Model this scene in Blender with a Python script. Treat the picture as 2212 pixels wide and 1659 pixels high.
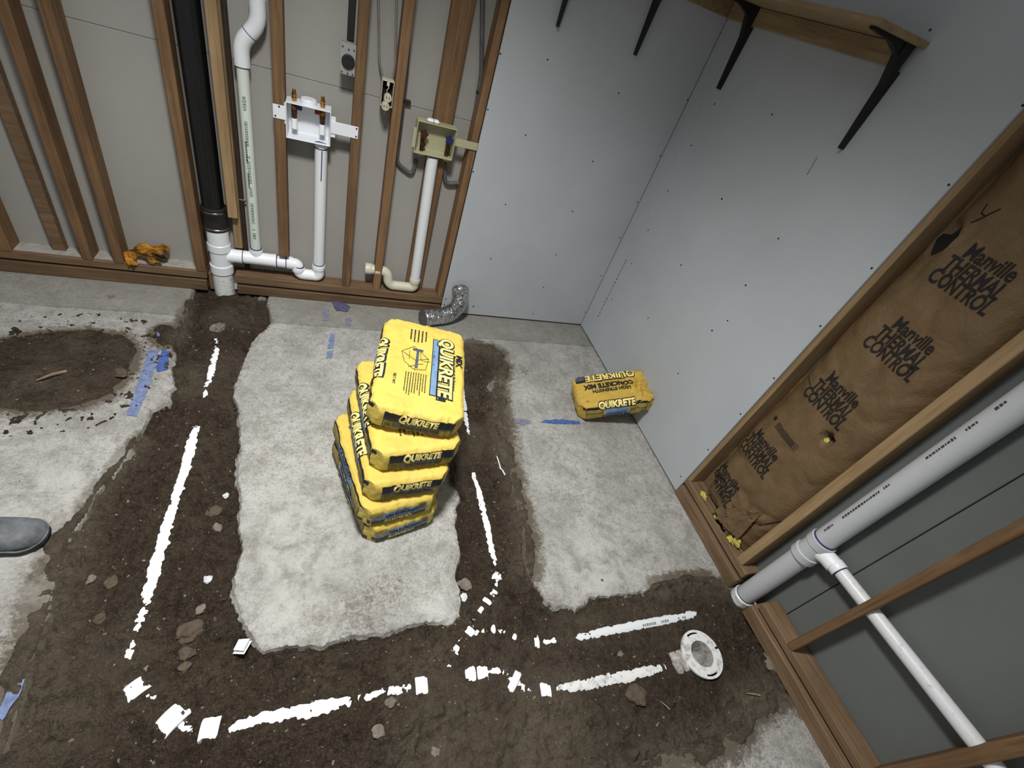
import bpy, bmesh, math, random
import numpy as np
from mathutils import Vector, Matrix, noise as mnoise
from mathutils.bvhtree import BVHTree
from mathutils.geometry import delaunay_2d_cdt

S = bpy.context.scene
C = S.collection
for o in list(bpy.data.objects):
    bpy.data.objects.remove(o)
random.seed(7)

# ------------------------------------------------------------------ camera
FPX = 998.05
CAM = np.array([-1.7122, -2.4133, 1.70])
RC = np.array([[0.9249009, -0.24969124, 0.28672742],
               [0.03221373, -0.69995769, -0.71345744],
               [0.37884113, 0.66911398, -0.63934801]])   # rows: right, down, forward
_u, _s, _v = np.linalg.svd(RC)
RC = _u @ _v
cam = bpy.data.cameras.new('camera')
cam.sensor_width = 36.0
cam.lens = FPX / 2212.0 * 36.0
cam.clip_start = 0.05
co = bpy.data.objects.new('camera', cam)
C.objects.link(co)
M3 = np.stack([RC[0], -RC[1], -RC[2]], 1)
mw = Matrix([list(M3[i]) + [CAM[i]] for i in range(3)] + [[0, 0, 0, 1]])
co.matrix_world = mw
S.camera = co

# ------------------------------------------------------------------ light and exposure
S.view_settings.view_transform = 'Standard'
S.view_settings.look = 'None'
S.view_settings.gamma = 1.0
S.view_settings.use_curve_mapping = False
S.view_settings.exposure = 0.0
W = bpy.data.worlds.new('world')
S.world = W
W.use_nodes = True
bg = W.node_tree.nodes['Background']
bg.inputs[0].default_value = (0.97, 0.99, 1.0, 1)
bg.inputs[1].default_value = 0.26


def lamp(name, kind, loc, energy, color, **kw):
    d = bpy.data.lights.new(name, kind)
    d.energy = energy
    d.color = color
    for k, v in kw.items():
        setattr(d, k, v)
    o = bpy.data.objects.new(name, d)
    C.objects.link(o)
    o.location = loc
    return o


lamp('ceiling_downlight', 'SPOT', (-1.78, -1.62, 2.72), 378, (1.0, 0.985, 0.95),
     spot_size=math.radians(128), spot_blend=1.0, shadow_soft_size=0.16)

# ------------------------------------------------------------------ pixel rays to real surfaces


def ray(x, y):
    return RC.T @ np.array([(x - 1106) / FPX, (y - 829.5) / FPX, 1.0])


def fl(x, y, z=0.0):                     # the point of a horizontal plane
    r = ray(x, y)
    return Vector(CAM + (z - CAM[2]) / r[2] * r)


def bw(x, y, Y=0.0):                     # the point of a plane parallel to the back wall
    r = ray(x, y)
    return Vector(CAM + (Y - CAM[1]) / r[1] * r)


def rw(x, y, X=0.0):                     # the point of a plane parallel to the right wall
    r = ray(x, y)
    return Vector(CAM + (X - CAM[0]) / r[0] * r)


# ------------------------------------------------------------------ node helpers
def srgb(r, g, b):
    def f(c):
        c /= 255.0
        return c / 12.92 if c <= 0.04045 else ((c + 0.055) / 1.055) ** 2.4
    return (f(r), f(g), f(b), 1.0)


class NT:
    def __init__(self, name):
        self.m = bpy.data.materials.new(name)
        self.m.use_nodes = True
        self.t = self.m.node_tree
        self.b = self.t.nodes['Principled BSDF']
        self.tc = self.t.nodes.new('ShaderNodeTexCoord')

    def n(self, kind, **kw):
        x = self.t.nodes.new(kind)
        for k, v in kw.items():
            setattr(x, k, v)
        return x

    def l(self, a, b):
        self.t.links.new(a, b)

    def map(self, scale, rot=(0, 0, 0), src='Object'):
        mp = self.n('ShaderNodeMapping')
        mp.inputs['Scale'].default_value = scale
        mp.inputs['Rotation'].default_value = rot
        self.l(self.tc.outputs[src], mp.inputs[0])
        return mp.outputs[0]

    def noise(self, vec, scale, detail=5, rough=0.6, dist=0.0):
        x = self.n('ShaderNodeTexNoise')
        x.inputs['Scale'].default_value = scale
        x.inputs['Detail'].default_value = detail
        x.inputs['Roughness'].default_value = rough
        x.inputs['Distortion'].default_value = dist
        if vec is not None:
            self.l(vec, x.inputs['Vector'])
        return x.outputs[0]

    def ramp(self, fac, stops):
        r = self.n('ShaderNodeValToRGB')
        e = r.color_ramp.elements
        while len(e) < len(stops):
            e.new(0.5)
        for el, (p, c) in zip(e, stops):
            el.position = p
            el.color = c
        self.l(fac, r.inputs[0])
        return r.outputs[0]

    def mix(self, fac, a, b, mode='MIX'):
        x = self.n('ShaderNodeMix', data_type='RGBA', blend_type=mode)
        for sock, v in ((x.inputs[0], fac), (x.inputs[6], a), (x.inputs[7], b)):
            if hasattr(v, 'is_linked') or isinstance(v, bpy.types.NodeSocket):
                self.l(v, sock)
            else:
                sock.default_value = v
        return x.outputs[2]

    def math(self, op, a, b=0.0):
        x = self.n('ShaderNodeMath', operation=op)
        for sock, v in ((x.inputs[0], a), (x.inputs[1], b)):
            if isinstance(v, bpy.types.NodeSocket):
                self.l(v, sock)
            else:
                sock.default_value = v
        return x.outputs[0]

    def bump(self, h, strength=0.3, dist=0.01):
        x = self.n('ShaderNodeBump')
        x.inputs['Strength'].default_value = strength
        x.inputs['Distance'].default_value = dist
        self.l(h, x.inputs['Height'])
        self.l(x.outputs[0], self.b.inputs['Normal'])

    def out(self, col, rough=0.7, metal=0.0, spec=0.5):
        if isinstance(col, bpy.types.NodeSocket):
            self.l(col, self.b.inputs['Base Color'])
        else:
            self.b.inputs['Base Color'].default_value = col
        if isinstance(rough, bpy.types.NodeSocket):
            self.l(rough, self.b.inputs['Roughness'])
        else:
            self.b.inputs['Roughness'].default_value = rough
        self.b.inputs['Metallic'].default_value = metal
        self.b.inputs['Specular IOR Level'].default_value = spec
        return self.m


def g(v):
    return (v, v, v, 1.0)


def simple(name, rgb, rough=0.6, metal=0.0, var=0.12, scale=30, bump=0.0, spec=0.5):
    t = NT(name)
    v = t.noise(t.map((1, 1, 1)), scale)
    c = srgb(*rgb)
    lo = tuple(x * (1 - var) for x in c[:3]) + (1,)
    hi = tuple(min(1, x * (1 + var)) for x in c[:3]) + (1,)
    col = t.ramp(v, [(0.3, lo), (0.7, hi)])
    if bump:
        t.bump(v, bump, 0.004)
    return t.out(col, rough, metal, spec)


def wood(name, axis, a, b, dark):
    t = NT(name)
    sc = [26, 26, 26]
    sc[axis] = 1.3
    v = t.map(tuple(sc))
    n1 = t.noise(v, 2.2, 6, 0.65, 0.6)
    n2 = t.noise(t.map((3, 3, 3)), 1.5, 3)
    oi = t.n('ShaderNodeObjectInfo')
    col = t.ramp(n1, [(0.28, srgb(*dark)), (0.5, srgb(*a)), (0.75, srgb(*b))])
    col = t.mix(t.ramp(n2, [(0.35, g(0)), (0.75, g(0.6))]), col, srgb(*dark))
    hv = t.n('ShaderNodeHueSaturation')
    mr = t.n('ShaderNodeMapRange')
    mr.inputs['To Min'].default_value = 0.8
    mr.inputs['To Max'].default_value = 1.18
    t.l(oi.outputs['Random'], mr.inputs[0])
    t.l(mr.outputs[0], hv.inputs['Value'])
    t.l(col, hv.inputs['Color'])
    t.bump(n1, 0.25, 0.003)
    return t.out(hv.outputs[0], 0.75, 0, 0.3)


M = {}
M['stud'] = wood('wood_vertical', 2, (122, 94, 66), (142, 112, 80), (92, 68, 46))
M['plate_x'] = wood('wood_along_x', 0, (112, 90, 68), (132, 108, 82), (84, 64, 46))
M['plate_y'] = wood('wood_along_y', 1, (122, 100, 76), (146, 122, 94), (92, 72, 52))
M['stud_pale'] = wood('wood_pale', 2, (156, 130, 96), (174, 148, 112), (128, 104, 72))
M['shelf_wood'] = wood('shelf_wood', 1, (150, 130, 98), (168, 148, 114), (120, 98, 70))


def mk_concrete():
    t = NT('concrete')
    v = t.map((1, 1, 1))
    big = t.noise(v, 2.2, 6, 0.62, 0.4)
    mid = t.noise(v, 9, 8, 0.7, 0.3)
    fine = t.noise(v, 120, 4, 0.7)
    col = t.ramp(big, [(0.30, srgb(146, 146, 142)), (0.5, srgb(170, 170, 166)), (0.7, srgb(186, 185, 181))])
    col = t.mix(t.ramp(mid, [(0.35, g(0.75)), (0.55, g(0.0))]), col, srgb(134, 131, 124))
    col = t.mix(t.ramp(mid, [(0.58, g(0)), (0.75, g(0.6))]), col, srgb(196, 194, 188))
    col = t.mix(t.ramp(fine, [(0.36, g(0.7)), (0.5, g(0))]), col, srgb(118, 115, 108))
    grit = t.noise(v, 38, 5, 0.75)
    col = t.mix(t.ramp(grit, [(0.34, g(0.65)), (0.48, g(0))]), col, srgb(120, 116, 108))
    col = t.mix(t.ramp(grit, [(0.58, g(0)), (0.72, g(0.6))]), col, srgb(202, 200, 194))
    pits = t.noise(v, 55, 2, 0.5)
    col = t.mix(t.ramp(pits, [(0.235, g(1)), (0.27, g(0))]), col, srgb(58, 52, 44))
    at = t.n('ShaderNodeAttribute', attribute_name='soil')
    sep = t.n('ShaderNodeSeparateColor')
    t.l(at.outputs['Color'], sep.inputs[0])
    brk = t.math('ADD', t.math('MULTIPLY', t.noise(v, 9, 4, 0.6), 0.45), t.math('MULTIPLY', t.noise(v, 55, 6, 0.8), 0.55))
    dirt = t.math('ADD', sep.outputs[0], t.math('MULTIPLY', t.math('SUBTRACT', brk, 0.5), 2.6))
    dirt = t.math('MULTIPLY', dirt, t.ramp(sep.outputs[0], [(0.0, g(0)), (0.12, g(1))]))
    dm = t.ramp(dirt, [(0.25, g(0)), (0.60, g(0.90))])
    col = t.mix(dm, col, srgb(84, 74, 60))
    # clean pale wear (green) and the darker slab strip along the wall (blue)
    col = t.mix(t.math('MULTIPLY', sep.outputs[1], t.ramp(mid, [(0.4, g(0)), (0.6, g(0.8))])), col, srgb(188, 187, 182))
    # saw joint parallel to the back wall
    sx = t.n('ShaderNodeSeparateXYZ')
    t.l(t.tc.outputs['Object'], sx.inputs[0])
    wob = t.math('MULTIPLY', t.math('SUBTRACT', t.noise(v, 3, 2), 0.5), 0.02)
    yy = t.math('ADD', sx.outputs[1], wob)
    dj = t.math('ABSOLUTE', t.math('ADD', yy, 0.225))
    jm = t.ramp(dj, [(0.0, g(0.75)), (0.010, g(0.0))])
    col = t.mix(t.math('MULTIPLY', jm, t.ramp(mid, [(0.3, g(1)), (0.65, g(0.35))])), col, srgb(88, 84, 76))
    band = t.ramp(t.math('ADD', yy, 0.235), [(0.0, g(0)), (0.02, g(0.55))])
    col = t.mix(band, col, srgb(122, 119, 112))
    h = t.math('ADD', t.math('MULTIPLY', grit, 0.8), t.math('MULTIPLY', fine, 0.5))
    t.bump(h, 0.45, 0.006)
    return t.out(col, 0.85, 0, 0.25)


def mk_soil():
    t = NT('soil')
    v = t.map((1, 1, 1))
    big = t.noise(v, 3.5, 5, 0.6, 0.5)
    mid = t.noise(v, 22, 6, 0.7)
    fine = t.noise(v, 160, 4, 0.75)
    col = t.ramp(big, [(0.3, srgb(62, 52, 42)), (0.55, srgb(74, 64, 53)), (0.72, srgb(92, 82, 69))])
    col = t.mix(t.ramp(mid, [(0.34, g(0.75)), (0.52, g(0))]), col, srgb(46, 37, 29))
    col = t.mix(t.ramp(fine, [(0.54, g(0)), (0.70, g(0.7))]), col, srgb(118, 106, 92))
    col = t.mix(t.ramp(fine, [(0.32, g(0.8)), (0.44, g(0))]), col, srgb(36, 28, 21))
    lump = t.noise(v, 55, 5, 0.7)
    col = t.mix(t.ramp(lump, [(0.36, g(0.7)), (0.46, g(0))]), col, srgb(40, 32, 25))
    col = t.mix(t.ramp(lump, [(0.58, g(0)), (0.72, g(0.5))]), col, srgb(104, 92, 78))
    gp = t.noise(v, 70, 1, 0.4)
    col = t.mix(t.ramp(gp, [(0.735, g(0)), (0.76, g(0.85))]), col, srgb(168, 158, 144))
    at = t.n('ShaderNodeAttribute', attribute_name='dry')
    sep = t.n('ShaderNodeSeparateColor')
    t.l(at.outputs['Color'], sep.inputs[0])
    dm = t.math('MULTIPLY', sep.outputs[0], t.ramp(mid, [(0.3, g(0.35)), (0.65, g(1))]))
    col = t.mix(dm, col, srgb(122, 112, 98))
    t.bump(t.math('ADD', t.math('ADD', mid, lump), t.math('MULTIPLY', fine, 0.5)), 1.0, 0.016)
    return t.out(col, 0.95, 0, 0.15)


def mk_drywall(name, base, scale=2.0):
    t = NT(name)
    v = t.map((1, 1, 1))
    n = t.noise(v, scale, 5, 0.6)
    c = srgb(*base)
    col = t.ramp(n, [(0.3, tuple(x * 0.92 for x in c[:3]) + (1,)), (0.7, tuple(min(1, x * 1.04) for x in c[:3]) + (1,))])
    sp = t.noise(v, 14, 6, 0.75)
    col = t.mix(t.ramp(sp, [(0.70, g(0)), (0.80, g(0.35))]), col, tuple(x * 0.55 for x in c[:3]) + (1,))
    t.bump(t.noise(v, 300, 2), 0.05, 0.002)
    return t.out(col, 0.8, 0, 0.25)


def mk_pvc(name, rgb=(222, 226, 230), dirt=0.3, dcol=(110, 104, 96)):
    t = NT(name)
    v = t.map((1, 1, 1))
    n = t.noise(v, 45, 6, 0.75)
    n2 = t.noise(v, 6, 4)
    f = t.math('ADD', t.math('MULTIPLY', n, 0.7), t.math('MULTIPLY', n2, 0.3))
    lo = 0.56 - dirt * 0.16
    col = t.ramp(f, [(max(0.02, 0.22 + dirt * 0.12), srgb(*dcol)), (0.34 + dirt * 0.22, srgb(*rgb))])
    return t.out(col, 0.38, 0, 0.5)


def mk_metal(name, rgb, rough=0.3):
    t = NT(name)
    n = t.noise(t.map((1, 1, 1)), 60, 4)
    c = srgb(*rgb)
    col = t.ramp(n, [(0.3, tuple(x * 0.6 for x in c[:3]) + (1,)), (0.7, c)])
    return t.out(col, rough, 1.0)


def mk_bagpaper(name, rgb, dust):
    t = NT(name)
    v = t.map((1, 1, 1))
    n = t.noise(v, 9, 6, 0.65, 0.4)
    n2 = t.noise(v, 70, 5, 0.7)
    c = srgb(*rgb)
    col = t.ramp(n, [(0.3, tuple(x * 0.82 for x in c[:3]) + (1,)), (0.6, c)])
    col = t.mix(t.ramp(t.noise(v, 14, 6, 0.7), [(0.55, g(0)), (0.8, g(dust))]), col, srgb(168, 160, 130))
    t.bump(t.math('ADD', n, t.math('MULTIPLY', n2, 0.45)), 0.75, 0.010)
    return t.out(col, 0.55, 0, 0.35)


M['concrete'] = mk_concrete()
M['soil'] = mk_soil()
M['drywall'] = mk_drywall('drywall_paper', (178, 183, 187))
M['tanboard'] = mk_drywall('back_board', (158, 156, 151))
M['greyboard'] = mk_drywall('grey_board', (108, 112, 110), 4)
M['ledge_dust'] = simple('plaster_dust', (160, 158, 152), 0.9, 0, 0.2, 40)
M['pvc'] = mk_pvc('white_pvc', dirt=0.15)
M['pvc_dirty'] = mk_pvc('scuffed_pvc', (224, 226, 226), 0.75, (96, 88, 78))
M['pvc_grey'] = mk_pvc('grey_white_pvc', (192, 195, 198), 0.15)
M['pvc_streak'] = mk_pvc('streaked_pvc', (224, 226, 228), 0.42, (90, 84, 78))
M['pvc_bright'] = mk_pvc('clean_pvc', (240, 243, 246), 0.1, (150, 145, 138))
M['pvc_muddy'] = mk_pvc('muddy_pvc', (206, 204, 200), 1.1, (104, 92, 78))
M['pvc_cream'] = mk_pvc('aged_pvc', (206, 202, 184), 0.45, (140, 130, 108))
M['pvc_tint'] = mk_pvc('pale_green_pvc', (206, 214, 206), 0.2)
M['beige'] = mk_pvc('beige_plastic', (172, 170, 138), 0.4, (110, 104, 80))
M['whitebox'] = mk_pvc('white_plastic', (226, 230, 236), 0.05, (170, 172, 176))
M['black'] = simple('black_pipe', (12, 13, 15), 0.35, 0, 0.3, 12)
M['rubber'] = simple('black_rubber', (22, 21, 20), 0.6, 0, 0.3, 40)
M['steel'] = mk_metal('steel_band', (150, 148, 142), 0.35)
M['brass'] = mk_metal('brass', (190, 142, 70), 0.25)
M['brass_old'] = mk_metal('old_brass', (110, 80, 58), 0.5)
M['foil'] = mk_metal('foil', (232, 234, 236), 0.16)
M['bracket'] = simple('black_bracket', (8, 8, 9), 0.6, 0, 0.2, 20)
M['screw'] = simple('screw_black', (26, 25, 26), 0.6)
M['purple'] = simple('purple_primer', (56, 48, 104), 0.6, 0, 0.3, 60)
M['violet'] = simple('violet_tape', (84, 84, 112), 0.7, 0, 0.4, 50)
M['greypipe'] = simple('grey_tube', (86, 84, 84), 0.5, 0, 0.25, 30)
M['wire'] = simple('grey_cable', (122, 121, 116), 0.6, 0, 0.15, 20)
M['rust'] = simple('brown_pipe', (46, 34, 26), 0.7, 0, 0.3, 30)
M['iron'] = mk_drywall('galvanized_plate', (150, 150, 150), 9)
M['ivory'] = simple('ivory_plastic', (196, 190, 170), 0.5, 0, 0.15, 40)
M['dark'] = simple('dark_plastic', (20, 22, 22), 0.5)
M['bluevalve'] = simple('blue_lever', (30, 36, 92), 0.5)
M['redvalve'] = simple('red_lever', (128, 30, 26), 0.5)
M['bag'] = mk_bagpaper('yellow_paper', (220, 194, 92), 0.35)
M['bag_dusty'] = mk_bagpaper('dusty_yellow_paper', (204, 170, 74), 0.45)
M['navy'] = simple('black_ink', (22, 22, 28), 0.55, 0, 0.3, 60)
M['blueink'] = simple('pale_blue_ink', (112, 142, 176), 0.55, 0, 0.12, 40)
M['greyblue'] = simple('dusty_blue_ink', (70, 80, 96), 0.55, 0, 0.25, 50)
M['cream'] = simple('cream_ink', (246, 226, 140), 0.55, 0, 0.1, 40)
M['tan'] = simple('dim_yellow_ink', (150, 132, 62), 0.6, 0, 0.3, 70)
M['kraft'] = mk_bagpaper('kraft_paper', (114, 92, 64), 0.05)
M['kraftink'] = simple('brown_ink', (26, 21, 18), 0.8, 0, 0.25, 60)
M['fibre'] = simple('yellow_fibreglass', (196, 184, 92), 0.95, 0, 0.3, 90, 0.8)
M['tape'] = simple('blue_tape', (68, 94, 160), 0.7, 0, 0.4, 40)
M['tape_pale'] = simple('faded_blue_tape', (112, 126, 164), 0.8, 0, 0.35, 50)
M['chalk'] = simple('faded_chalk', (120, 122, 140), 0.9, 0, 0.3, 60)
t_ = NT('orange_rubber')
v_ = t_.map((1, 1, 1))
c_ = t_.ramp(t_.noise(v_, 16, 3, 0.5), [(0.30, srgb(92, 86, 68)), (0.40, srgb(206, 152, 60)), (0.7, srgb(250, 196, 84))])
t_.bump(t_.noise(v_, 60, 4), 0.4, 0.004)
M['glove'] = t_.out(c_, 0.45)
M['shoe'] = simple('shoe_leather', (92, 96, 100), 0.6, 0, 0.55, 22, 0.5)
M['sole'] = simple('shoe_sole', (26, 28, 32), 0.6, 0, 0.3, 30)
M['rock'] = simple('rock', (116, 109, 99), 0.95, 0, 0.35, 40, 0.6)
M['rock_brown'] = simple('brown_rock', (84, 73, 60), 0.95, 0, 0.3, 40, 0.6)
M['rock_white'] = simple('white_rock', (206, 208, 212), 0.85, 0, 0.15, 60, 0.4)
M['paper'] = simple('white_paper', (222, 226, 228), 0.8, 0, 0.2, 60)
M['splinter'] = simple('wood_splinter', (138, 116, 92), 0.8, 0, 0.3, 30)
M['inkmark'] = simple('pipe_print', (60, 66, 64), 0.6)
M['greenmark'] = simple('pipe_print_green', (120, 138, 124), 0.6)
M['void'] = simple('dark_gap', (20, 18, 16), 0.95)


# ------------------------------------------------------------------ object helpers
def obj(name, bm, mat, parent=None, smooth=False):
    me = bpy.data.meshes.new(name)
    if isinstance(bm, bmesh.types.BMesh):
        bm.normal_update()
        bm.to_mesh(me)
        bm.free()
    else:
        me = bm
    me.materials.clear()
    me.materials.append(mat)
    if smooth:
        for p in me.polygons:
            p.use_smooth = True
        me.set_sharp_from_angle(angle=math.radians(38))
    o = bpy.data.objects.new(name, me)
    C.objects.link(o)
    if parent is not None:
        o.parent = parent
        o.matrix_parent_inverse = Matrix.Translation(-parent.location) if parent.type == 'EMPTY' else Matrix()
    return o


def thing(name, label, cat, loc=(0, 0, 0), group=None):
    o = bpy.data.objects.new(name, None)
    o.empty_display_size = 0.05
    C.objects.link(o)
    o.location = loc
    tag(o, label, cat, group)
    return o


def tag(o, label, cat, group=None):
    o['label'] = label
    o['category'] = cat
    if group:
        o['group'] = group
    return o


def struct(name, loc=(0, 0, 0)):
    o = bpy.data.objects.new(name, None)
    C.objects.link(o)
    o.location = loc
    o['kind'] = 'structure'
    return o


def bm_box(x0, x1, y0, y1, z0, z1, bev=0.002, rough=0.0):
    bm = bmesh.new()
    bmesh.ops.create_cube(bm, size=1)
    for v in bm.verts:
        v.co = Vector(((x0 + x1) / 2 + v.co.x * (x1 - x0), (y0 + y1) / 2 + v.co.y * (y1 - y0), (z0 + z1) / 2 + v.co.z * (z1 - z0)))
        if rough:
            v.co += Vector((random.uniform(-1, 1), random.uniform(-1, 1), random.uniform(-1, 1))) * rough
    if bev:
        bmesh.ops.bevel(bm, geom=bm.edges[:], offset=bev, segments=1, affect='EDGES')
    return bm


def join(*bms):
    a = bms[0]
    for b in bms[1:]:
        me = bpy.data.meshes.new('t')
        b.to_mesh(me)
        b.free()
        a.from_mesh(me)
        bpy.data.meshes.remove(me)
    return a


def tube(path, r, n=20, caps=True, bm=None):
    """pipe along a list of points; r a number or one radius per point"""
    bm = bm or bmesh.new()
    P = [Vector(p) for p in path]
    R = [r] * len(P) if not hasattr(r, '__len__') else r
    rings = []
    ref = None
    for i, p in enumerate(P):
        if i == 0:
            d = P[1] - P[0]
        elif i == len(P) - 1:
            d = P[-1] - P[-2]
        else:
            d = (P[i + 1] - p).normalized() + (p - P[i - 1]).normalized()
            if d.length < 1e-6:
                d = P[i + 1] - p
        d.normalize()
        if ref is None:
            ref = Vector((0, 0, 1)) if abs(d.z) < 0.9 else Vector((0, 1, 0))
        a = (ref - d * ref.dot(d)).normalized()
        ref = a
        b = d.cross(a)
        rings.append([bm.verts.new(p + (a * math.cos(2 * math.pi * k / n) + b * math.sin(2 * math.pi * k / n)) * R[i]) for k in range(n)])
    for i in range(len(rings) - 1):
        for k in range(n):
            bm.faces.new((rings[i][k], rings[i][(k + 1) % n], rings[i + 1][(k + 1) % n], rings[i + 1][k]))
    if caps:
        bm.faces.new(rings[0][::-1])
        bm.faces.new(rings[-1])
    return bm


def fillet(pts, rad, seg=8):
    """round the corners of a polyline"""
    P = [Vector(p) for p in pts]
    out = [P[0]]
    for i in range(1, len(P) - 1):
        a, b, c = P[i - 1], P[i], P[i + 1]
        r = min(rad, (a - b).length * 0.48, (c - b).length * 0.48)
        p0 = b + (a - b).normalized() * r
        p1 = b + (c - b).normalized() * r
        for k in range(seg + 1):
            t = k / seg
            out.append(p0 * (1 - t) ** 2 + b * 2 * t * (1 - t) + p1 * t * t)
    out.append(P[-1])
    return out


def lathe_ring(center, axis, prof, n=24):
    """surface of revolution: prof = [(along, radius)]"""
    axis = Vector(axis).normalized()
    c = Vector(center)
    return tube([c + axis * a for a, r in prof], [r for a, r in prof], n)


def collar(p, axis, r, w, n=24):
    return lathe_ring(p, axis, [(-w / 2, r * 0.97), (-w / 2 + 0.002, r), (w / 2 - 0.002, r), (w / 2, r * 0.97)], n)


def rotz(a):
    return Matrix.Rotation(a, 4, 'Z')


# numpy value noise
def _hash(ix, iy, seed):
    h = (ix * 374761393 + iy * 668265263 + seed * 982451653) & 0xFFFFFFFF
    h = ((h ^ (h >> 13)) * 1274126177) & 0xFFFFFFFF
    return ((h ^ (h >> 16)) & 0xFFFF) / 65535.0


def vnoise(x, y, seed=0):
    ix = np.floor(x).astype(np.int64)
    iy = np.floor(y).astype(np.int64)
    fx = x - ix
    fy = y - iy
    fx = fx * fx * (3 - 2 * fx)
    fy = fy * fy * (3 - 2 * fy)
    a = _hash(ix, iy, seed)
    b = _hash(ix + 1, iy, seed)
    c = _hash(ix, iy + 1, seed)
    d = _hash(ix + 1, iy + 1, seed)
    return (a * (1 - fx) + b * fx) * (1 - fy) + (c * (1 - fx) + d * fx) * fy


def fbm(x, y, f, octv=4, seed=0, gain=0.5):
    s = 0
    a = 1
    tot = 0
    for k in range(octv):
        s = s + a * (vnoise(x * f, y * f, seed + k) - 0.5) * 2
        tot += a
        a *= gain
        f *= 2.03
    return s / tot


def seg_dist(px, py, ax, ay, bx, by):
    dx, dy = bx - ax, by - ay
    t = np.clip(((px - ax) * dx + (py - ay) * dy) / (dx * dx + dy * dy + 1e-12), 0, 1)
    return np.hypot(px - ax - t * dx, py - ay - t * dy), t


def poly_dist(px, py, pts, closed=True):
    d = np.full(px.shape, 9.0)
    n = len(pts)
    for i in range(n if closed else n - 1):
        a = pts[i]
        b = pts[(i + 1) % n]
        q, _ = seg_dist(px, py, a[0], a[1], b[0], b[1])
        d = np.minimum(d, q)
    return d


def inside(px, py, pts):
    r = np.zeros(px.shape, bool)
    n = len(pts)
    for i in range(n):
        x0, y0 = pts[i][:2]
        x1, y1 = pts[(i + 1) % n][:2]
        c = (y0 > py) != (y1 > py)
        xi = (x1 - x0) * (py - y0) / (y1 - y0 + 1e-15) + x0
        r ^= c & (px < xi)
    return r


def F(lst, z=0.0):
    return [fl(x, y, z) for x, y in lst]


# ------------------------------------------------------------------ floor slabs
edge_ch1_right = [(578, 652), (590, 692), (545, 738), (528, 778), (510, 828), (503, 852), (518, 886), (522, 940), (516, 990), (514, 1040),
                  (524, 1082), (516, 1130), (526, 1186), (510, 1232), (508, 1292), (526, 1342), (546, 1372), (562, 1402), (594, 1402),
                  (642, 1390), (700, 1392), (762, 1370), (830, 1366), (882, 1350), (922, 1340), (974, 1345), (993, 1328), (994, 1290),
                  (984, 1240), (995, 1190), (984, 1140), (990, 1085)]
edge_ch2_left_hidden = [(984, 1040), (976, 980), (978, 900), (974, 830), (972, 775)]
edge_ch2_right = [(1000, 752), (1050, 756), (1088, 784), (1060, 830), (1084, 872), (1092, 930), (1100, 990), (1108, 1040), (1118, 1090), (1134, 1140),
                  (1136, 1196), (1146, 1250), (1172, 1284), (1200, 1308), (1216, 1300), (1246, 1314), (1266, 1304), (1276, 1289), (1322, 1284), (1400, 1274),
                  (1452, 1264), (1484, 1252), (1530, 1262), (1582, 1275)]
edge_left = [(408, 648), (396, 690), (374, 738), (368, 790), (374, 832), (360, 866), (328, 884), (308, 922), (284, 962), (268, 992), (240, 1030),
             (204, 1070), (184, 1112), (156, 1146), (140, 1182), (120, 1230), (106, 1310), (86, 1384), (56, 1446), (44, 1506), (14, 1600), (-30, 1700)]
edge_b = [(1712, 1500), (1690, 1492), (1622, 1532), (1602, 1572), (1548, 1606), (1450, 1622), (1396, 1648), (1330, 1680)]

rightw = [Vector((0.12, fl(1582, 1275).y, 0)), Vector((0.12, 0.12, 0)), Vector((fl(578, 652).x, 0.12, 0))]
SLAB_MAIN = F(edge_ch1_right + edge_ch2_left_hidden + edge_ch2_right) + rightw
SLAB_LEFT = F(edge_left) + [Vector((-2.55, -2.6, 0)), Vector((-2.4, -3.3, 0)), Vector((-3.9, -3.3, 0)), Vector((-3.9, 0.12, 0)), Vector((fl(408, 648).x, 0.12, 0))]
SLAB_LOW = F(edge_b) + [Vector((-1.0, -2.62, 0)), Vector((-1.6, -2.75, 0)), Vector((-1.9, -3.3, 0)), Vector((0.12, -3.3, 0)), Vector((0.12, fl(1712, 1500).y, 0))]
SLABS = [SLAB_MAIN, SLAB_LEFT, SLAB_LOW]

PILE = [fl(*p) for p in [(-60, 745), (60, 722), (130, 714), (200, 712), (270, 722), (302, 760), (288, 800), (246, 850), (180, 880), (60, 890), (-60, 880)]]
PILE2 = [fl(*p) for p in [(330, 712), (352, 700), (378, 706), (380, 742), (352, 752), (330, 738)]]
SOFT = [([fl(*p) for p in [(1060, 752), (1088, 790), (1078, 850), (1092, 930), (1104, 1010), (1122, 1090), (1138, 1160), (1140, 1230)]], 0.075),
        ([fl(*p) for p in [(985, 752), (1030, 748), (1080, 765)]], 0.085),
        ([fl(*p) for p in [(1420, 1272), (1484, 1256), (1530, 1255), (1582, 1270)]], 0.06),
        ([fl(*p) for p in edge_b], 0.085),
        ([fl(*p) for p in [(300, 950), (262, 1002), (204, 1070), (160, 1140)]], 0.05),
        ([fl(*p) for p in [(150, 1150), (130, 1210), (106, 1310), (86, 1384), (56, 1446), (20, 1580)]], 0.10),
        ([fl(*p) for p in [(410, 650), (396, 690), (380, 730)]], 0.04),
        ([fl(*p) for p in [(975, 800), (978, 900), (984, 1040)]], 0.05)]


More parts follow.
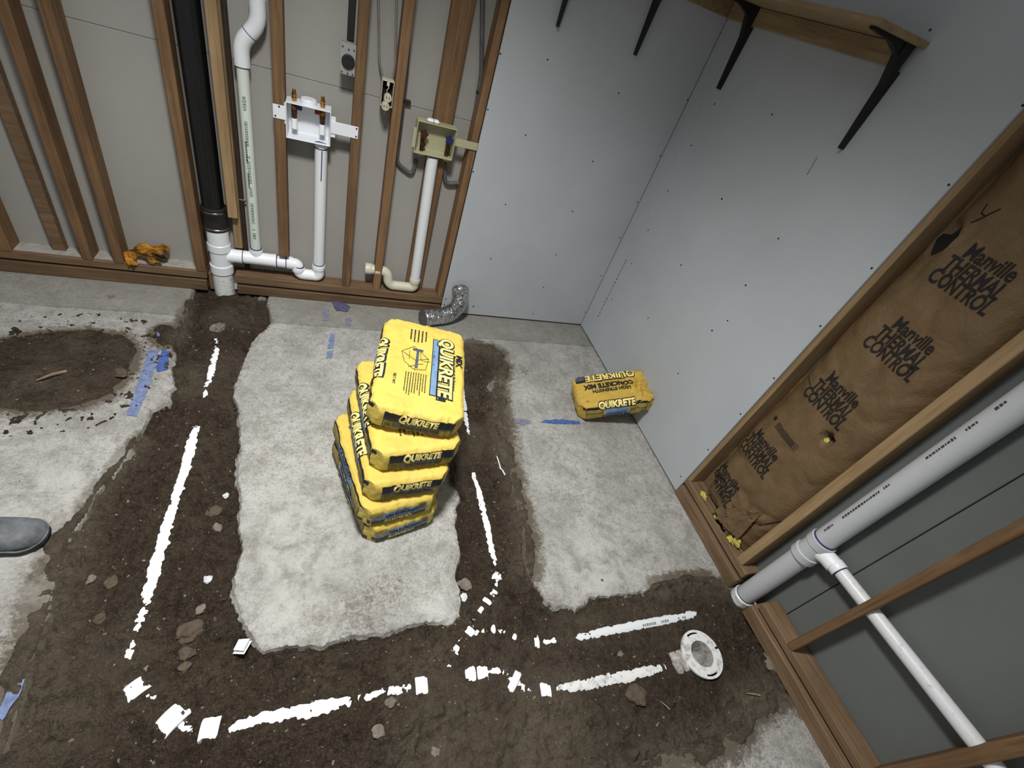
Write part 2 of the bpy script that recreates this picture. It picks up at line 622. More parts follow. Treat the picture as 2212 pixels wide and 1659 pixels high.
def densify(pts, step, jag, keep_tail, seed):
    """subdivide an outline and roughen the broken edges (the first n points)"""
    rnd = random.Random(seed)
    out = []
    n = len(pts)
    for i in range(n):
        a, b = pts[i], pts[(i + 1) % n]
        L = (b - a).length
        rough = i < n - keep_tail
        k = max(1, int(L / step)) if rough else max(1, int(L / 0.12))
        for j in range(k):
            p = a.lerp(b, j / k)
            if rough and i > 0:
                w = jag * (mnoise.noise(Vector((p.x * 22, p.y * 22, seed))) + 0.6 * mnoise.noise(Vector((p.x * 70, p.y * 70, seed + 5))))
                nrm = Vector((b.y - a.y, a.x - b.x, 0)).normalized()
                p = p + nrm * w + Vector((rnd.uniform(-1, 1), rnd.uniform(-1, 1), 0)) * jag * 0.18
            out.append(p)
    return out


def slab(name, pts, keep_tail, parent, seed):
    out = densify(pts, 0.010, 0.009, keep_tail, seed)
    n = len(out)
    ox = np.array([p.x for p in out])
    oy = np.array([p.y for p in out])
    x0, x1, y0, y1 = ox.min(), ox.max(), oy.min(), oy.max()
    step = 0.022
    gx, gy = np.meshgrid(np.arange(x0, x1, step), np.arange(y0, y1, step))
    rng = np.random.RandomState(seed)
    gx = (gx + rng.uniform(-.3, .3, gx.shape) * step).ravel()
    gy = (gy + rng.uniform(-.3, .3, gy.shape) * step).ravel()
    keep = (gy > -2.85) & (gx > -3.35)
    gx, gy = gx[keep], gy[keep]
    m = inside(gx, gy, out)
    gx, gy = gx[m], gy[m]
    d = poly_dist(gx, gy, out)
    k = d > 0.008
    gx, gy = gx[k], gy[k]
    allv = [Vector((p.x, p.y)) for p in out] + [Vector((a, b)) for a, b in zip(gx, gy)]
    V, E, Fc, ov, oe, of = delaunay_2d_cdt(allv, [(i, (i + 1) % n) for i in range(n)], [], 1, 1e-5)
    vx = np.array([v.x for v in V])
    vy = np.array([v.y for v in V])
    dd = poly_dist(vx, vy, out)
    rim = np.exp(-dd / 0.010)
    # keep the rim only along broken edges
    z = 0.004 * fbm(vx, vy, 3, 3, seed) * np.clip(dd / 0.05, 0, 1) - rim * (0.006 + 0.006 * fbm(vx, vy, 30, 2, seed + 3))
    z[(vy > 0.0) | (vx > 0.05)] = 0
    bm = bmesh.new()
    bv = [bm.verts.new((vx[i], vy[i], z[i])) for i in range(len(V))]
    for f in Fc:
        try:
            q = bm.faces.new([bv[i] for i in f])
        except ValueError:
            pass
    bm.normal_update()
    for f in bm.faces:
        if f.normal.z < 0:
            f.normal_flip()
    # broken side wall
    be = [e for e in bm.edges if e.is_boundary]
    low = {}
    mid = {}
    nor = {}
    for e in be:
        a, b = e.verts
        fc = e.link_faces[0].calc_center_median()
        nn = Vector((b.co.y - a.co.y, a.co.x - b.co.x, 0)).normalized()
        if nn.dot(fc - a.co) > 0:
            nn = -nn
        for v in (a, b):
            nor[v] = nor.get(v, Vector()) + nn
    cx, cy = np.mean(ox), np.mean(oy)
    for e in be:
        for v in e.verts:
            if v not in low:
                j = 0.008 * mnoise.noise(Vector((v.co.x * 40, v.co.y * 40, 3.3)))
                j2 = 0.010 * mnoise.noise(Vector((v.co.x * 30, v.co.y * 30, 7.7)))
                nn = nor[v].normalized()
                k = 0.008 + 0.010 * mnoise.noise(Vector((v.co.x * 9, v.co.y * 9, 1.7))) + 0.35 * j
                mid[v] = bm.verts.new((v.co.x + nn.x * k, v.co.y + nn.y * k, -0.024 + 0.4 * j2))
                low[v] = bm.verts.new((v.co.x + nn.x * k * 1.2, v.co.y + nn.y * k * 1.2, -0.09))
    for e in be:
        a, b = e.verts
        f = e.link_faces[0]
        order = (a, b)
        for lp in f.loops:
            if lp.edge == e:
                order = (lp.vert, lp.link_loop_next.vert)
        a, b = order
        bm.faces.new((b, a, mid[a], mid[b]))
        bm.faces.new((mid[b], mid[a], low[a], low[b]))
    me = bpy.data.meshes.new(name)
    bm.normal_update()
    bm.to_mesh(me)
    bm.free()
    # soil stain attribute
    co_ = np.zeros(len(me.vertices) * 3)
    me.vertices.foreach_get('co', co_)
    co_ = co_.reshape(-1, 3)
    X, Y = co_[:, 0], co_[:, 1]
    s = np.zeros(len(X))
    for pl, w in SOFT:
        q = poly_dist(X, Y, pl, False)
        s = np.maximum(s, np.clip(1.05 - q / (w * 1.3), 0, 0.78))
    q = poly_dist(X, Y, PILE)
    s = np.maximum(s, np.where(inside(X, Y, PILE), 1, np.clip(0.62 - q / 0.11, 0, 1)))
    q = poly_dist(X, Y, PILE2)
    s = np.maximum(s, np.clip(0.8 - q / 0.05, 0, 1))
    edge = poly_dist(X, Y, out)
    s = np.maximum(s, np.clip(0.30 - edge / 0.06, 0, 1))
    # brown scuffed patches on the island
    for (px, py, r, a) in ((780, 1320, 0.16, .42), (860, 1250, .12, .3), (700, 1330, .1, .4), (1040, 770, .16, .5), (1130, 800, .12, .3), (240, 640, .03, .7), (960, 700, .1, .2)):
        c = fl(px, py)
        s = np.maximum(s, a * np.clip(1.2 - np.hypot(X - c.x, Y - c.y) / r, 0, 1))
    wear = np.zeros(len(X))
    for (px, py, r) in ((650, 1150, .35), (640, 1270, .3), (150, 1080, .35), (950, 1300, .15), (1300, 1240, .3), (60, 1180, .3)):
        c = fl(px, py)
        wear = np.maximum(wear, np.clip(1 - np.hypot(X - c.x, Y - c.y) / r, 0, 1))
    at = me.color_attributes.new('soil', 'FLOAT_COLOR', 'POINT')
    buf = np.stack([s, wear, np.zeros_like(s), np.ones_like(s)], 1).ravel()
    at.data.foreach_set('color', buf)
    return obj(name, me, M['concrete'], parent)


floor = struct('floor')
slab('concrete_slab', SLAB_MAIN, 4, floor, 11)
slab('concrete_slab', SLAB_LEFT, 6, floor, 23)
slab('concrete_slab', SLAB_LOW, 6, floor, 37)

# ------------------------------------------------------------------ buried drain lines (paths first: the soil lies against them)
# every entry: pixel x, pixel y, visible width in pixels at the soil line
ZD = -0.024
R3, R2 = 0.0445, 0.030
LINE_MAIN = [(500, 655, 0), (470, 720, 0), (466, 768, 12), (458, 800, 16), (450, 830, 13), (440, 862, 5), (434, 885, 0), (427, 915, 0), (422, 932, 9), (416, 952, 21), (402, 1010, 20),
             (386, 1060, 20), (374, 1094, 18), (360, 1140, 24), (350, 1180, 26), (340, 1215, 28), (326, 1262, 27), (318, 1290, 22),
             (308, 1330, 12), (300, 1358, 14), (294, 1374, 0), (286, 1396, 15), (280, 1422, 9), (278, 1440, 0), (282, 1462, 0), (296, 1494, 0),
             (312, 1502, 8), (330, 1508, 10), (344, 1512, 6), (356, 1530, 0), (372, 1556, 0), (398, 1572, 14), (418, 1584, 6), (450, 1578, 0), (480, 1576, 0),
             (506, 1572, 18), (540, 1560, 25), (600, 1546, 31), (660, 1536, 31), (720, 1524, 28), (748, 1518, 20), (762, 1514, 8), (780, 1508, 18), (800, 1504, 16),
             (806, 1503, 5), (822, 1498, 18), (850, 1492, 20), (880, 1487, 16), (894, 1484, 0), (908, 1482, 0), (924, 1478, 0), (940, 1472, 12), (965, 1466, 22),
             (986, 1462, 14), (998, 1460, 0), (1012, 1458, 0), (1044, 1454, 0), (1060, 1452, 14), (1078, 1453, 14), (1090, 1457, 3), (1100, 1464, 10), (1112, 1476, 22),
             (1130, 1486, 10), (1150, 1494, 5), (1174, 1493, 0), (1192, 1491, 0), (1204, 1489, 9), (1224, 1487, 20), (1270, 1477, 24), (1330, 1466, 25),
             (1380, 1455, 22), (1410, 1448, 20), (1432, 1441, 7), (1446, 1438, 0), (1470, 1428, 0)]
LINE_B = [(965, 1462, 0), (968, 1440, 6), (976, 1418, 0), (984, 1406, 0), (993, 1388, 0), (1004, 1372, 15), (1014, 1358, 10), (1024, 1342, 6), (1030, 1332, 0), (1038, 1322, 0),
          (1044, 1312, 0), (1050, 1300, 9), (1056, 1292, 0), (1066, 1284, 0), (1072, 1268, 5), (1073, 1250, 8), (1072, 1232, 0), (1069, 1222, 10), (1062, 1190, 14), (1052, 1140, 15),
          (1042, 1096, 14), (1032, 1056, 14), (1024, 1034, 7), (1020, 1010, 0), (1014, 960, 0), (1010, 928, 6), (1002, 880, 12), (994, 830, 16), (984, 796, 10), (980, 780, 0)]
LINE_C = [(1006, 1372, 0), (1030, 1368, 7), (1046, 1366, 9), (1062, 1362, 0), (1084, 1362, 8), (1098, 1368, 0), (1110, 1379, 0), (1124, 1386, 5), (1138, 1388, 6), (1156, 1391, 0),
          (1170, 1388, 10), (1196, 1385, 11), (1216, 1382, 4), (1238, 1380, 3), (1250, 1378, 13), (1300, 1366, 18), (1370, 1352, 19), (1440, 1339, 19), (1486, 1330, 16), (1512, 1323, 5), (1540, 1318, 0), (1588, 1306, 0)]
# couplings standing proud of the soil: line, pixel centre, length and radius
HUBS = [(294, 1492, 34, 40), (374, 1555, 40, 52), (454, 1577, 36, 46), (909, 1482, 26, 38), (1014, 1458, 24, 32), (1040, 1455, 24, 30), (1110, 1472, 16, 34), (1176, 1493, 24, 30)]
HUBS2 = [(984, 1406, 16, 24), (994, 1388, 14, 20), (1012, 1366, 16, 24), (1063, 1362, 11, 19), (1111, 1380, 13, 15), (1157, 1390, 11, 25), (1066, 1285, 14, 16), (1038, 1321, 14, 18), (1072, 1246, 16, 15), (1051, 1301, 10, 12)]



def line3(L, r):
    """centre points, with the half chord that shows above the soil"""
    zc = ZD - (r - 0.0085)
    pts, hw = [], []
    for x, y, w in L:
        p = fl(x, y, ZD)
        sc = float(RC[2] @ (np.array(p) - CAM)) / FPX
        pts.append(Vector((p.x, p.y, zc)))
        hw.append(min(w * sc * 0.5, r * 0.93))
    return pts, hw


PL = [(line3(LINE_MAIN, R3), R3), (line3(LINE_B, R2), R2), (line3(LINE_C, R2), R2)]
# short straight necks under the couplings that sit in gaps


def pxm(p):
    return float(RC[2] @ (np.array(p) - CAM)) / FPX


HUBPTS = [(fl(x, y, ZD), l, w) for x, y, l, w in HUBS + HUBS2]

FLANGE = fl(1517, 1412, 0.004)

# ------------------------------------------------------------------ soil
def make_soil():
    step = 0.0043
    xs = np.arange(-3.28, 0.12, step)
    ys = np.arange(-3.30, 0.10, step)
    X, Y = np.meshgrid(xs, ys)
    shp = X.shape
    x = X.ravel()
    y = Y.ravel()
    ins = np.zeros(x.shape, bool)
    d = np.full(x.shape, 9.0)
    for pl in SLABS:
        ins |= inside(x, y, pl)
        d = np.minimum(d, poly_dist(x, y, pl))
    sd = np.where(ins, -d, d)            # positive in the trench
    wx = x + 0.02 * fbm(x, y, 9, 3, 91)
    wy = y + 0.02 * fbm(x, y, 9, 3, 97)
    big = fbm(x, y, 3.0, 3, 1)
    mid = fbm(wx, wy, 11, 4, 5)
    fin = fbm(x, y, 60, 3, 9)
    # clods
    cl = np.maximum(0, fbm(wx, wy, 26, 2, 31) - 0.18) + 0.45 * np.maximum(0, fbm(wx, wy, 58, 2, 37) - 0.12)
    # scraped ridges
    ridge = 1 - np.abs(fbm(wx * 0.7 + wy * 0.5, wy - wx * 0.3, 7, 3, 77)) * 2.2
    ridge = np.clip(ridge, 0, 1) ** 3
    h = -0.026 + 0.010 * big + 0.011 * mid + 0.005 * fin + 0.034 * cl - 0.010 * ridge
    h = h - 0.012 * np.exp(-np.maximum(sd, 0) / 0.03)
    soft = np.zeros_like(x)
    for pl, w in SOFT:
        q = poly_dist(x, y, pl, False)
        soft = np.maximum(soft, np.clip(1.25 - q / w, 0, 1))
    h = h + soft * (0.024 + 0.014 * fbm(x, y, 14, 3, 55) + 0.006 * fin)
    over = -0.03 + soft * (0.034 + 0.016 * fbm(x, y, 16, 4, 63) + 0.006 * fin)
    h = np.where(sd > 0, h, over)
    for pl, hh in ((PILE, 0.024), (PILE2, 0.012)):
        q = poly_dist(x, y, pl)
        s = np.where(inside(x, y, pl), q, -q)
        m = np.clip((s + 0.02 + 0.022 * fbm(x, y, 18, 4, 41)) / 0.05, 0, 1)
        hp = -0.02 + m * (0.026 + hh * (0.5 + 0.6 * mid) + 0.008 * cl)
        h = np.where(sd < 0.01, np.maximum(h, hp), h)
    crumbs = (fbm(x, y, 45, 3, 71) > 0.36)
    q = poly_dist(x, y, PILE)
    h = np.where(crumbs & (sd < 0) & (q < 0.12), np.maximum(h, 0.005), h)
    # footprint scoop and mound across the first line
    for (px, py, r, a) in ((440, 900, 0.07, 0.026), (470, 720, .07, .012), (210, 1330, .03, -.02), (500, 690, 0.10, .022)):
        c = fl(px, py)
        h = h + a * np.exp(-((x - c.x) ** 2 + (y - c.y) ** 2) / (r * r))
    # raised bank on the right of the second line and behind the flange
    for (px, py, r, a) in ((1380, 1330, .10, .012), (1640, 1400, .10, .016), (1300, 1430, .08, .010), (1120, 1310, .10, .014)):
        c = fl(px, py)
        h = h + a * np.exp(-((x - c.x) ** 2 + (y - c.y) ** 2) / (r * r))
    # lay the soil against the pipes
    for ((pts, hw), r) in PL:
        best = np.full(x.shape, 9.0)
        lev = np.zeros_like(x)
        for i in range(len(pts) - 1):
            a, b = pts[i], pts[i + 1]
            near = (np.abs(x - (a.x + b.x) / 2) < 0.32) & (np.abs(y - (a.y + b.y) / 2) < 0.32)
            if not near.any():
                continue
            q, t = seg_dist(x[near], y[near], a.x, a.y, b.x, b.y)
            w = hw[i] * (1 - t) + hw[i + 1] * t
            L = a.z + np.sqrt(np.maximum(r * r - w * w, 0)) + np.where(w < 0.004, 0.0045, 0)
            up = q < best[near]
            idx = np.where(near)[0][up]
            best[idx] = q[up]
            lev[idx] = L[up]
        wgt = np.clip(1.35 - best / 0.075, 0, 1)
        wgt = wgt * wgt * (3 - 2 * wgt)
        tgt = lev + 0.0030 * fbm(x, y, 38, 3, 17) + 0.0030 * fbm(x, y, 110, 2, 19) + 0.004 * np.clip(best / 0.06, 0, 1)
        h = np.where((best < 0.2) & (sd > -0.01), h * (1 - wgt) + tgt * wgt, h)
    # hollow round the closet bend
    q = np.hypot(x - FLANGE.x, y - FLANGE.y)
    wgt = np.clip(1.4 - q / 0.11, 0, 1)
    h = h * (1 - wgt) + (-0.022 + 0.006 * mid) * wgt
    inner = q < 0.052
    h = np.where(inner, -0.16, h)
    h = np.where((x > -0.012) | (y > -0.004), np.minimum(h, -0.004), h)
    Z = h
    # only where soil can be seen
    show = (sd > -0.02) | (h > -0.012)
    show = show.reshape(shp)
    dil = show.copy()
    for dx in (-1, 0, 1):
        for dy in (-1, 0, 1):
            dil |= np.roll(np.roll(show, dx, 1), dy, 0)
    idx = -np.ones(shp, np.int64)
    cell = dil[:-1, :-1] & dil[1:, :-1] & dil[:-1, 1:] & dil[1:, 1:]
    used = np.zeros(shp, bool)
    used[:-1, :-1] |= cell
    used[1:, :-1] |= cell
    used[:-1, 1:] |= cell
    used[1:, 1:] |= cell
    idx[used] = np.arange(used.sum())
    rng = np.random.RandomState(3)
    jx = x.reshape(shp) + rng.uniform(-.3, .3, shp) * step
    jy = y.reshape(shp) + rng.uniform(-.3, .3, shp) * step
    vv = np.stack([jx[used], jy[used], Z.reshape(shp)[used]], 1)
    a = idx[:-1, :-1][cell]
    b = idx[:-1, 1:][cell]
    c = idx[1:, 1:][cell]
    dd = idx[1:, :-1][cell]
    faces = np.stack([a, b, c, dd], 1)
    me = bpy.data.meshes.new('trench_soil')
    me.vertices.add(len(vv))
    me.vertices.foreach_set('co', vv.ravel())
    me.loops.add(faces.size)
    me.loops.foreach_set('vertex_index', faces.ravel())
    me.polygons.add(len(faces))
    me.polygons.foreach_set('loop_start', np.arange(len(faces)) * 4)
    me.polygons.foreach_set('loop_total', np.full(len(faces), 4))
    me.update(calc_edges=True)
    me.polygons.foreach_set('use_smooth', np.ones(len(faces), bool))
    dry = np.clip(soft * 0.55 + np.clip(big * 0.6, 0, 0.4), 0, 1)
    for (px, py, r, aa) in ((980, 1600, .22, .55), (1180, 1620, .3, .6), (1330, 1560, .2, .3), (1250, 1340, .15, .35), (60, 1500, .25, .4), (1000, 760, .14, .5), (1400, 1300, .12, .3), (500, 680, .12, .4)):
        cc = fl(px, py)
        dry = np.maximum(dry, aa * np.clip(1.3 - np.hypot(x - cc.x, y - cc.y) / r, 0, 1))
    dv = dry.reshape(shp)[used]
    at = me.color_attributes.new('dry', 'FLOAT_COLOR', 'POINT')
    at.data.foreach_set('color', np.stack([dv, dv, dv, np.ones_like(dv)], 1).ravel())
    o = obj('trench_soil', me, M['soil'])
    tag(o, 'dark brown soil filling the cut trenches and spilled on the slab', 'soil')
    o['kind'] = 'stuff'
    return X, Y, Z.reshape(shp), xs, ys, step, sd.reshape(shp)


SX, SY, SZ, sxs, sys_, sstep, SSD = make_soil()


def ground(x, y):
    i = int(round((x - sxs[0]) / sstep))
    j = int(round((y - sys_[0]) / sstep))
    i = min(max(i, 0), len(sxs) - 1)
    j = min(max(j, 0), len(sys_) - 1)
    z = SZ[j, i]
    return max(z, 0.0) if SSD[j, i] < -0.005 else z


def make_gravel():
    rnd = random.Random(5)
    bm = bmesh.new()
    base = bmesh.new()
    cnt = 0
    while cnt < 1300:
        x = rnd.uniform(-3.2, 0.05)
        y = rnd.uniform(-2.7, -0.02)
        i = int((x - sxs[0]) / sstep)
        j = int((y - sys_[0]) / sstep)
        if not (0 <= i < len(sxs) and 0 <= j < len(sys_)):
            continue
        s = SSD[j, i]
        if s < 0.01 and not (s < 0 and SZ[j, i] > 0.004 and rnd.random() < 0.5):
            if rnd.random() > 0.006:
                continue
        r = 0.0012 + 0.0048 * rnd.random() ** 6
        z = ground(x, y) + r * 0.3
        c = Vector((x, y, z))
        vs = []
        for d in ((1, 0, 0), (-1, 0, 0), (0, 1, 0), (0, -1, 0), (0, 0, 1), (0, 0, -1)):
            vs.append(bm.verts.new(c + Vector(d) * r * rnd.uniform(0.6, 1.4) + Vector((rnd.uniform(-1, 1), rnd.uniform(-1, 1), 0)) * r * 0.4))
        for a, b, e in ((0, 2, 4), (2, 1, 4), (1, 3, 4), (3, 0, 4), (2, 0, 5), (1, 2, 5), (3, 1, 5), (0, 3, 5)):
            bm.faces.new((vs[a], vs[b], vs[e]))
        cnt += 1
    base.free()
    o = obj('gravel', bm, M['rock_brown'])
    tag(o, 'tiny pale stones and crumbs scattered through the trench soil', 'gravel')
    o['kind'] = 'stuff'


make_gravel()


# ------------------------------------------------------------------ printed shapes laid on a surface
def bvh_of(o):
    bm = bmesh.new()
    bm.from_mesh(o.data)
    t = BVHTree.FromBMesh(bm)
    bm.free()
    return t


def text2d(s, h, bold=0.0, shear=0.0, sx=1.0, align='CENTER'):
    cu = bpy.data.curves.new('t', 'FONT')
    cu.body = s
    cu.size = h * 1.38
    cu.offset = bold
    cu.shear = shear
    cu.align_x = align
    cu.align_y = 'CENTER'
    cu.resolution_u = 3
    o = bpy.data.objects.new('t', cu)
    C.objects.link(o)
    me = bpy.data.meshes.new_from_object(o)
    bpy.data.objects.remove(o)
    bpy.data.curves.remove(cu)
    bm = bmesh.new()
    bm.from_mesh(me)
    bpy.data.meshes.remove(me)
    for v in bm.verts:
        v.co.x *= sx
        v.co.z = 0
    return bm


def rect2d(u0, u1, v0, v1, cell=0.007):
    bm = bmesh.new()
    n, m = max(1, int((u1 - u0) / cell)), max(1, int((v1 - v0) / cell))
    n, m = min(n, 60), min(m, 30)
    G = [[bm.verts.new((u0 + (u1 - u0) * i / n, v0 + (v1 - v0) * j / m, 0)) for i in range(n + 1)] for j in range(m + 1)]
    for j in range(m):
        for i in range(n):
            bm.faces.new((G[j][i], G[j][i + 1], G[j + 1][i + 1], G[j + 1][i]))
    return bm


def stroke2d(pts, w):
    bm = bmesh.new()
    for (a, b), (c, d) in zip(pts[:-1], pts[1:]):
        t = Vector((c - a, d - b, 0))
        if t.length < 1e-6:
            continue
        n = Vector((-t.y, t.x, 0)).normalized() * w / 2
        A, B = Vector((a, b, 0)), Vector((c, d, 0))
        bm.faces.new([bm.verts.new(q) for q in (A - n, B - n, B + n, A + n)])
    return bm


def place2d(bm, u, v, rot=0.0):
    bmesh.ops.transform(bm, matrix=Matrix.Translation((u, v, 0)) @ rotz(rot), verts=bm.verts)
    return bm


def lay(bm, tree, origin, U, V, off=0.0012, cell=0.012, reach=0.12):
    """cut a flat shape into cells and press it on the surface behind it; None if it misses"""
    U, V = Vector(U).normalized(), Vector(V).normalized()
    N = U.cross(V)
    if cell:
        bmesh.ops.triangulate(bm, faces=bm.faces[:])
        for _ in range(5):
            es = [e for e in bm.edges if e.calc_length() > cell * 1.6]
            if not es:
                break
            bmesh.ops.subdivide_edges(bm, edges=es, cuts=1)
            bmesh.ops.triangulate(bm, faces=[f for f in bm.faces if len(f.verts) > 3])
    dead = []
    for v in bm.verts:
        q = Vector(origin) + U * v.co.x + V * v.co.y
        hit, nr, ix, ds = tree.ray_cast(q + N * reach, -N, reach * 2.2)
        if hit is None:
            dead.append(v)
            continue
        v.co = hit + N * off
    bmesh.ops.delete(bm, geom=dead, context='VERTS')
    bm.normal_update()
    for f in bm.faces:
        if f.normal.dot(N) < 0:
            f.normal_flip()
    return bm


# ------------------------------------------------------------------ walls
def stud(parent, x0, x1, z0, z1, y0=0.013, y1=0.102, mat='stud', name='stud'):
    return obj(name, bm_box(x0, x1, y0, y1, z0, z1, 0.003, 0.001), M[mat], parent)


ZP = 0.112          # top of the double bottom plates
TOP = 2.75
wall_back = struct('wall_back')
obj('backing_board', bm_box(-3.9, 0.0, 0.104, 0.117, 0.0, 1.1, 0.002), M['tanboard'], wall_back)
obj('backing_board', bm_box(-3.9, 0.0, 0.104, 0.117, 1.1012, TOP, 0.002), M['tanboard'], wall_back)
obj('drywall_panel', bm_box(-1.033, 0.0, 0.0, 0.0125, 0.014, TOP, 0.0015), M['drywall'], wall_back)
obj('bottom_plate', bm_box(-3.9, -2.300, 0.010, 0.104, 0.0, 0.060, 0.003, 0.001), M['plate_x'], wall_back)
obj('bottom_plate', bm_box(-3.9, -2.296, 0.016, 0.104, 0.072, ZP, 0.003, 0.001), M['plate_x'], wall_back)
obj('bottom_plate', bm_box(-2.160, -1.036, 0.008, 0.104, 0.0, 0.052, 0.003, 0.001), M['plate_x'], wall_back)
obj('bottom_plate', bm_box(-2.166, -1.034, 0.012, 0.104, 0.064, ZP, 0.003, 0.001), M['plate_x'], wall_back)
obj('bottom_plate', bm_box(-1.03, 0.0, 0.016, 0.104, 0.0, ZP, 0.003, 0.001), M['plate_x'], wall_back)
obj('plaster_dust', bm_box(-3.06, -2.34, 0.030, 0.103, ZP, ZP + 0.0025, 0), M['ledge_dust'], wall_back)
obj('spacer_block', bm_box(-2.292, -2.262, 0.03, 0.10, 0.0, 0.10, 0.003, 0.002), M['plate_x'], wall_back)
for a in ((-3.10, -3.058), (-2.802, -2.762), (-2.680, -2.640), (-2.337, -2.297), (-1.628, -1.586), (-1.458, -1.416), (-1.070, -1.034)):
    stud(wall_back, a[0], a[1], ZP, TOP)
for a in ((-0.64, -0.60), (-0.24, -0.20)):
    stud(wall_back, a[0], a[1], ZP, TOP)
stud(wall_back, -2.928, -2.880, ZP, TOP, 0.064, 0.102, 'plate_x')
stud(wall_back, -1.262, -1.166, ZP, TOP, 0.064, 0.102)
stud(wall_back, -1.948, -1.902, 0.262, TOP, 0.013, 0.100)
stud(wall_back, -2.166, -2.126, 0.440, TOP, 0.010, 0.048, 'stud_pale')
stud(wall_back, -2.158, -2.122, 0.255, TOP, 0.050, 0.088, 'stud_pale')

wall_right = struct('wall_right')
obj('drywall_panel', bm_box(0.0, 0.0125, -0.118, -0.001, 0.012, TOP, 0.001), M['drywall'], wall_right)
obj('drywall_panel', bm_box(0.0, 0.0125, -1.407, -0.1195, 0.014, TOP, 0.0015), M['drywall'], wall_right)
obj('backing_board', bm_box(0.102, 0.115, -2.082, -1.38, 0.0, TOP, 0.002), M['greyboard'], wall_right)
obj('backing_board', bm_box(0.102, 0.115, -3.3, -2.085, 0.0, TOP, 0.002), M['greyboard'], wall_right)
obj('bottom_plate', bm_box(-0.002, 0.10, -1.905, -1.409, 0.0, 0.070, 0.003, 0.001), M['plate_y'], wall_right)
obj('bottom_plate', bm_box(0.0135, 0.10, -1.408, -0.001, 0.0, 0.070, 0.003, 0.001), M['plate_y'], wall_right)
obj('light_seal_sheet', bm_box(0.1155, 0.128, -3.3, 0.13, 0.0, TOP, 0.0), M['greyboard'], wall_right)  # unseen sheet added behind the wall to stop light leaking through gaps
obj('light_seal_sheet', bm_box(-3.9, 0.115, 0.118, 0.13, 0.0, TOP, 0.0), M['tanboard'], wall_back)  # same added light seal, out of view behind the back wall
obj('bottom_plate', bm_box(0.012, 0.10, -1.905, -0.10, 0.082, 0.122, 0.003, 0.001), M['plate_y'], wall_right)
obj('bottom_plate', bm_box(-0.002, 0.10, -3.3, -2.012, 0.0, 0.070, 0.003, 0.001), M['plate_y'], wall_right)
obj('bottom_plate', bm_box(0.010, 0.10, -3.3, -2.026, 0.082, 0.122, 0.003, 0.001), M['plate_y'], wall_right)
for (y0, y1) in ((-1.428, -1.388), (-1.866, -1.826), (-2.622, -2.582), (-0.64, -0.60), (-0.14, -0.10)):  # last one is unseen, added to block light at the panel seam
    obj('stud', bm_box(0.0135, 0.101, y0, y1, 0.122, TOP, 0.003, 0.001), M['stud_pale' if y0 > -2 and y0 < -1 else 'stud'], wall_right)
obj('stud', bm_box(0.006, 0.046, -2.212, -2.180, 0.122, TOP, 0.003, 0.001), M['stud'], wall_right)

# screws and marks on the drywall
SC_B = [(187, 268), (421, 297), (124, 545), (312, 673), (775, 464), (646, 803), (51, 855), (212, 1018), (546, 1052), (138, 1288), (462, 1268), (401, 1430), (54, 1525), (350, 1562),
        (1285, 165), (1240, 288), (1118, 497), (1052, 660), (982, 775), (937, 900), (868, 1005), (842, 1095), (781, 1182), (762, 1263), (689, 1372), (607, 1553)]
SC_R = [(1253, 518), (1138, 725), (1020, 950), (922, 1145), (840, 1312), (742, 1490), (1290, 990), (1408, 1420), (1086, 1320), (922, 1583), (1240, 1645)]
SC_R2 = [(268, 62), (522, 239), (86, 358), (375, 449), (294, 607), (225, 652), (73, 843), (710, 631), (502, 865), (352, 1025), (207, 1185), (84, 1305), (940, 372)]
SC_R3 = [(870, 65), (1525, 215), (390, 822), (30, 1425), (1658, 1325), (2190, 755)]


def screw(bm, p, n):
    n = Vector(n)
    tube([p - n * 0.001, p + n * 0.0012], [0.0042, 0.0036], 8, True, bm)


bm = bmesh.new()
for x, y in SC_B:
    screw(bm, bw(1000 + x / 2.3046, y / 2.3046, 0), (0, -1, 0))
for x, y in ((960, 658), (963, 646), (1022, 662), (944, 619)):
    if bw(x, y).x > -1.03:
        screw(bm, bw(x, y, 0), (0, -1, 0))
o = obj('screw_heads', bm, M['screw'], wall_back)
o['kind'] = 'stuff'
bm = bmesh.new()
for x, y in SC_R:
    screw(bm, rw(1000 + x / 2.3046, y / 2.3046, 0), (-1, 0, 0))
for x, y in SC_R2:
    screw(bm, rw(1430 + x / 2.0742, 400 + y / 2.0742, 0), (-1, 0, 0))
for x, y in SC_R3:
    screw(bm, rw(1550 + x / 3.3187, y / 3.3187, 0), (-1, 0, 0))
o = obj('screw_heads', bm, M['screw'], wall_right)
o['kind'] = 'stuff'
# lot print running up the sheet edge, pencil marks
bm = bmesh.new()
rnd = random.Random(2)
z = 0.19
while z < 0.62:
    w = rnd.uniform(0.006, 0.02)
    bm = join(bm, bm_box(-0.0006, 0.0, -0.146, -0.137, z, z + w * 0.55, 0))
    z += w * 1.3
o = obj('sheet_print', bm, M['greypipe'], wall_right)
o['kind'] = 'stuff'
bm = bmesh.new()
a, b = rw(1743, 378, -0.0005), rw(1765, 340, -0.0005)
obj('pencil_mark', tube([a, b], 0.0012, 6), M['greypipe'], wall_right)

